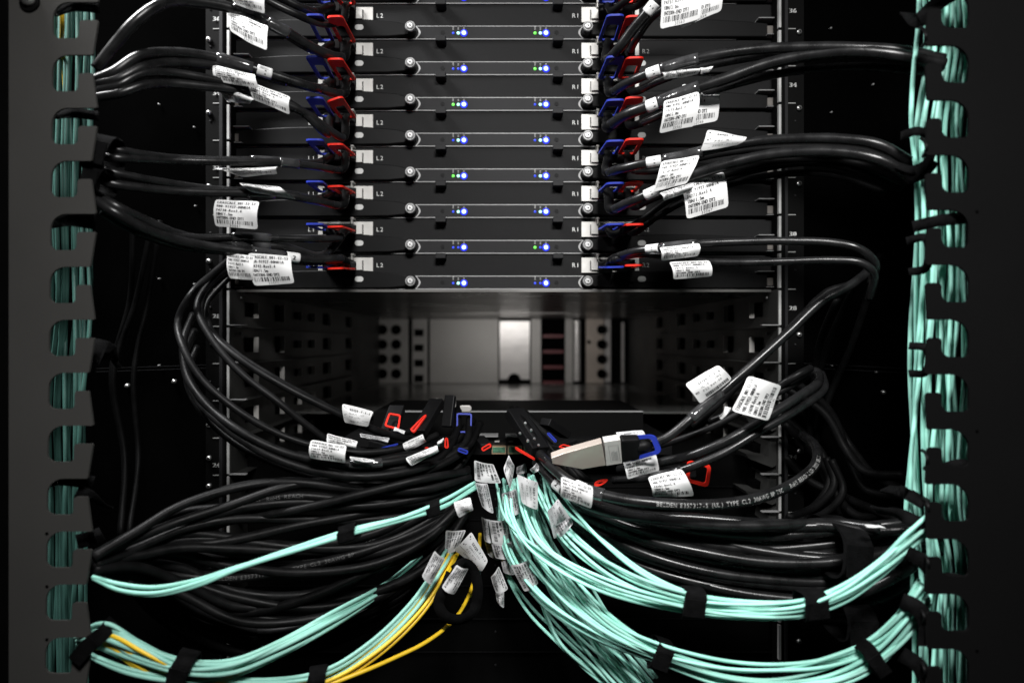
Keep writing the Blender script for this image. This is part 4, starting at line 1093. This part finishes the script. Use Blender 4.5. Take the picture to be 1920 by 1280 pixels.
vrun(1706, 1822, .205, 22, 'VR', 'one of the aqua fibres running upright behind the right finger panel', 'upright aqua fibres at the right panel', ['teal', 'teal2', 'teal'], lambda y: 8 * math.sin(y / 330.0) - 4 + 26 / (1 + math.exp((y - 140) / 22.0)) + 16 / (1 + math.exp((1010 - y) / 22.0)))
vrun(92, 172, .105, 14, 'VL', 'one of the dim aqua fibres running upright behind the left finger panel', 'upright aqua fibres at the left panel', ['teal_shaded'], lambda y: -12 * y / 1280 + 8 * math.exp(-((y - 590) / 130.0) ** 2))
Cable('fibre_cable', [(118, -60, .21), (116, 10, .21), (117, 45, .20), (116, 80, .16), (120, 140, .10), (130, 400, .06)], 7, 'yellow', 'single yellow fibre seen through the top left notch', 'fibre cable', key='VY')

# labels of the fibre cluster
KD = dict(key='F')
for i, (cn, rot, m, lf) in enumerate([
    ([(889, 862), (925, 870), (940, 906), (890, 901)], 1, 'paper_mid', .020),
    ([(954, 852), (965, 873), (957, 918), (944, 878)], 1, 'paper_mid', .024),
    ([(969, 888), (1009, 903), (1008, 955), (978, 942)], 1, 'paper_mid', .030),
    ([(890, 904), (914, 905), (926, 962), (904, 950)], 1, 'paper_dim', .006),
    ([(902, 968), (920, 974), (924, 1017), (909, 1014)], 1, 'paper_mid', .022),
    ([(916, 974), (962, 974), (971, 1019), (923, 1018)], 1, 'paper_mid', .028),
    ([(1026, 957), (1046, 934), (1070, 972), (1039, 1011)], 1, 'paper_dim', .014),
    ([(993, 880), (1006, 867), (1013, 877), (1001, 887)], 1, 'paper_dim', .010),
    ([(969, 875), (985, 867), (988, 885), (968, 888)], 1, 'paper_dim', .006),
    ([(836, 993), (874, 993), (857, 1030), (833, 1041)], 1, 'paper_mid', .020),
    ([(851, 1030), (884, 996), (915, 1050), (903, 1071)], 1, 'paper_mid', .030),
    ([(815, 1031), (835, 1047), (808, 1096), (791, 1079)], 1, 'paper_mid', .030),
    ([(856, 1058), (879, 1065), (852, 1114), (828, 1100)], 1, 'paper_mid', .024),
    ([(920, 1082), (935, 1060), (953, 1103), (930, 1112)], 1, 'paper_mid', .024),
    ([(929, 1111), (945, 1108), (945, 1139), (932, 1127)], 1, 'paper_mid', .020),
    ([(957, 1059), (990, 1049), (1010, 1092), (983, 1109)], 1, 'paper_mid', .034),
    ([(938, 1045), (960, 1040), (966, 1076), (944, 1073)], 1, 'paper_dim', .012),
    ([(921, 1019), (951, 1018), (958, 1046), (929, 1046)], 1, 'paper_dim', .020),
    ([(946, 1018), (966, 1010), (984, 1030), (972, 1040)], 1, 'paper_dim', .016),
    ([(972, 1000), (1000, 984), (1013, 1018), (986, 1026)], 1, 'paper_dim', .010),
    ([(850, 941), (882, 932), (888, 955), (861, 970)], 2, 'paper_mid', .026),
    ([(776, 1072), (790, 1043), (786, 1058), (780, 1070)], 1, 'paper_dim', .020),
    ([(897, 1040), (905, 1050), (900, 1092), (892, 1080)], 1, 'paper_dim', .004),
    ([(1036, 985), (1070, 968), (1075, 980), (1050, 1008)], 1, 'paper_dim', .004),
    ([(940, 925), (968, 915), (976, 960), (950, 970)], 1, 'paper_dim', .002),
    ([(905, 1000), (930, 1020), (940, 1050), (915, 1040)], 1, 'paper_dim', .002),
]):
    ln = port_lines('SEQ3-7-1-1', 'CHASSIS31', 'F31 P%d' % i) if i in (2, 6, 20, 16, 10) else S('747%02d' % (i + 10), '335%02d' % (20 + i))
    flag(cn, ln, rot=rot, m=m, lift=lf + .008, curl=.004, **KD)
flag([(1620, 983), (1650, 984), (1662, 990), (1622, 988)], [], key='BR', lift=.03)


# ------------------------------------------------------------------ velcro straps
def strap(px, py, d, lpx, hpx, ang, label, depth=0.026, m='velcro', bulge=1.0):
    """flattened band round a bundle; ang = direction of the bundle in the picture (deg, + = downwards to the right)"""
    s = (D - d) / D; c = at(px, py, d); a = math.radians(ang)
    t = Vector((math.cos(a), 0, -math.sin(a))); n = Vector((math.sin(a), 0, math.cos(a))); y = Vector((0, -1, 0))
    L = lpx * PX * s; H = hpx * PX * s / 2; N = 28; vs = []
    for i, (k, g) in enumerate(((-.5, 1), (.5, 1), (.5, .93), (-.5, .93))):
        for j in range(N):
            an = 2 * math.pi * j / N; ca = math.cos(an); sa = math.sin(an)
            ca = math.copysign(abs(ca) ** .75, ca); sa = math.copysign(abs(sa) ** .75, sa)
            vs.append(c + t * (k * L + 0.0015 * math.sin(an * 2 + i // 2)) + n * ca * H * g + y * sa * depth / 2 * g)
    fs = [(r * N + j, r * N + (j + 1) % N, ((r + 1) % 4) * N + (j + 1) % N, ((r + 1) % 4) * N + j) for r in range(4) for j in range(N)]
    o = MB().add(vs, fs).build('velcro_strap', m, None, False)
    mb = MB(); e = c + y * (depth / 2 + .0004)
    q = [e + t * (-.5 * L) + n * H * .55, e + t * (.5 * L) + n * H * .50, e + t * (.46 * L) - n * H * .62, e + t * (-.5 * L) - n * H * .58]
    mb.add(q + [p + y * .0012 for p in q], [(0, 1, 2, 3), (4, 5, 6, 7), (0, 4, 5, 1), (1, 5, 6, 2), (2, 6, 7, 3), (3, 7, 4, 0)])
    mb.build('overlap_end', m, o)
    return tag(o, label, 'velcro strap', 'black velcro straps round the bundles')


strap(1296, 1128, .212, 38, 56, 3, 'black strap round the upper right aqua sweep, left one of its two')
strap(1521, 1132, .236, 40, 52, -8, 'black strap round the upper right aqua sweep, right one of its two')
strap(1236, 1225, .205, 30, 58, 18, 'black strap round the lower right aqua sweep near the bottom centre')
strap(1632, 1232, .238, 26, 72, -38, 'black strap round the lower right aqua sweep where it turns up')
strap(1566, 1022, .165, 46, 100, 2, 'broad black strap squeezing the thick lower right bundle', .09)
strap(1580, 1150, .15, 50, 70, 0, 'dim black strap round the lowest thick cables at right', .08)
strap(654, 998, .213, 32, 30, -17, 'black strap over the bright aqua strand, left one of its two', .02)
strap(815, 952, .168, 26, 28, -22, 'black strap over the bright aqua strand, right one of its two', .02)
strap(347, 1256, .236, 34, 70, 12, 'black strap round the lower left fibre sag beside the bottom edge', .03)
strap(180, 1203, .235, 26, 92, 40, 'black strap round the lower left fibre sag at the finger panel', .03)
strap(600, 1277, .200, 32, 56, -8, 'black strap round the yellow and aqua fibres at the bottom edge', .024)
strap(196, 292, .222, 44, 74, 12, 'fuzzy black wrap gathering the cables at the upper left finger panel', .03)
strap(188, 340, .222, 30, 52, 12, 'smaller fuzzy black wrap below the first one at the left finger panel', .03)


def band(pts, wpx, label, th=.0016, m='velcro', name='velcro_strap'):
    """flat ribbon through px points"""
    C = catmull([at(*p) for p in pts], 8); vs = []
    for i, c in enumerate(C):
        t = (C[min(i + 1, len(C) - 1)] - C[max(i - 1, 0)]).normalized()
        f = Vector((0, -1, 0)); n = t.cross(f)
        n = n.normalized() if n.length > .1 else Vector((0, 0, 1)); f = n.cross(t).normalized()
        w_ = wpx * PX * .75 / 2
        vs += [c + n * w_ + f * th / 2, c - n * w_ + f * th / 2, c - n * w_ - f * th / 2, c + n * w_ - f * th / 2]
    fs = [(i * 4 + k, i * 4 + (k + 1) % 4, i * 4 + 4 + (k + 1) % 4, i * 4 + 4 + k) for i in range(len(C) - 1) for k in range(4)] + [(0, 1, 2, 3), tuple(len(C) * 4 - 4 + k for k in (3, 2, 1, 0))]
    o = MB().add(vs, fs).build(name, m, None, True)
    return tag(o, label, 'velcro strap', 'black velcro straps round the bundles')


band([(845, 1075, .13), (835, 1100, .15), (822, 1130, .15), (836, 1155, .15), (865, 1160, .14), (890, 1140, .12), (896, 1100, .12), (888, 1070, .12), (870, 1055, .13), (850, 1070, .145)], 22, 'large loose black strap loop hanging under the label cluster')
band([(1700, 25, .23), (1720, 40, .245), (1760, 5, .25), (1800, -20, .25)], 26, 'black strap at the very top of the right finger panel')
for i, (pts, w_, lb) in enumerate([
    ([(1690, 255, .235), (1720, 246, .25), (1745, 262, .24), (1742, 300, .235), (1715, 318, .235), (1680, 310, .22)], 15, 'black strap loop where the middle right arch meets the panel'),
    ([(1700, 335, .225), (1730, 322, .24), (1750, 300, .245)], 24, 'black strap end under the middle right arch'),
    ([(1712, 425, .245), (1760, 414, .26), (1815, 408, .25)], 20, 'black strap across the aqua fibres beside the fourth right notch'),
    ([(1700, 452, .24), (1735, 446, .252), (1742, 480, .25), (1735, 503, .25), (1705, 510, .235)], 14, 'black strap loop across the right aqua fibres, level with the two level cables'),
    ([(1705, 648, .24), (1735, 652, .252), (1742, 675, .25), (1735, 698, .25), (1705, 700, .235)], 13, 'black strap loop across the right aqua fibres, level with the loose tags'),
    ([(1640, 955, .2), (1690, 965, .235), (1725, 982, .255), (1745, 990, .255)], 22, 'black strap holding the top of the upper right aqua sweep'),
    ([(1660, 915, .2), (1700, 925, .235), (1735, 945, .255)], 22, 'black strap above the aqua sweep at the right panel'),
    ([(1700, 1035, .252), (1725, 1048, .258), (1745, 1068, .258)], 24, 'black strap below the upper right aqua sweep at the panel'),
    ([(1690, 1125, .252), (1720, 1140, .260), (1738, 1170, .260), (1735, 1210, .258)], 28, 'black strap at the top of the lower right aqua sweep'),
    ([(1690, 1225, .252), (1720, 1245, .258), (1745, 1290, .258)], 26, 'black strap at the lowest right corner of the panel'),
    ([(1768, 880, .255), (1800, 872, .262), (1830, 885, .255)], 22, 'black strap behind the ninth right notch'),
    ([(1738, 1090, .252), (1780, 1085, .260), (1820, 1095, .255)], 22, 'black strap behind the eleventh right notch'),
    ([(105, 18, .225), (140, 8, .235), (185, 12, .225)], 26, 'black strap over the topmost left notch'),
    ([(105, 214, .220), (140, 212, .235), (185, 218, .22)], 18, 'black strap over the third left notch'),
    ([(95, 410, .225), (130, 405, .235), (180, 412, .225)], 36, 'broad black strap over the fifth left notch'),
    ([(165, 655, .22), (195, 662, .225), (215, 670, .2)], 46, 'dark strap bulging beside the seventh left notch'),
    ([(90, 900, .225), (120, 897, .235), (175, 905, .225)], 24, 'black strap over the tenth left notch'),
    ([(145, 920, .23), (165, 930, .23), (200, 950, .2)], 26, 'black strap end beside the tenth left notch'),
    ([(145, 1015, .23), (165, 1010, .23), (190, 1000, .2)], 26, 'black strap end beside the eleventh left notch'),
]):
    band(pts, w_, lb)

# metal D-rings glinting on the right fingers
for i, (x, y) in enumerate(((1730, 68), (1731, 275), (1733, 860), (1735, 950), (1735, 1055), (1727, 1155), (1728, 1255))):
    pts = [at(x - 4, y - 16, .25), at(x + 3, y - 10, .262), at(x + 6, y, .266), at(x + 5, y + 12, .262), at(x, y + 18, .25)]
    mb = MB(); tube(mb, catmull(pts), 2.2 * PX, 10)
    o = mb.build('strap_ring', 'lever', None, True)
    tag(o, 'small black wire ring on the right finger panel, %s of seven from the top' % ('first', 'second', 'third', 'fourth', 'fifth', 'sixth', 'seventh')[i], 'strap ring', 'wire rings along the right finger panel')
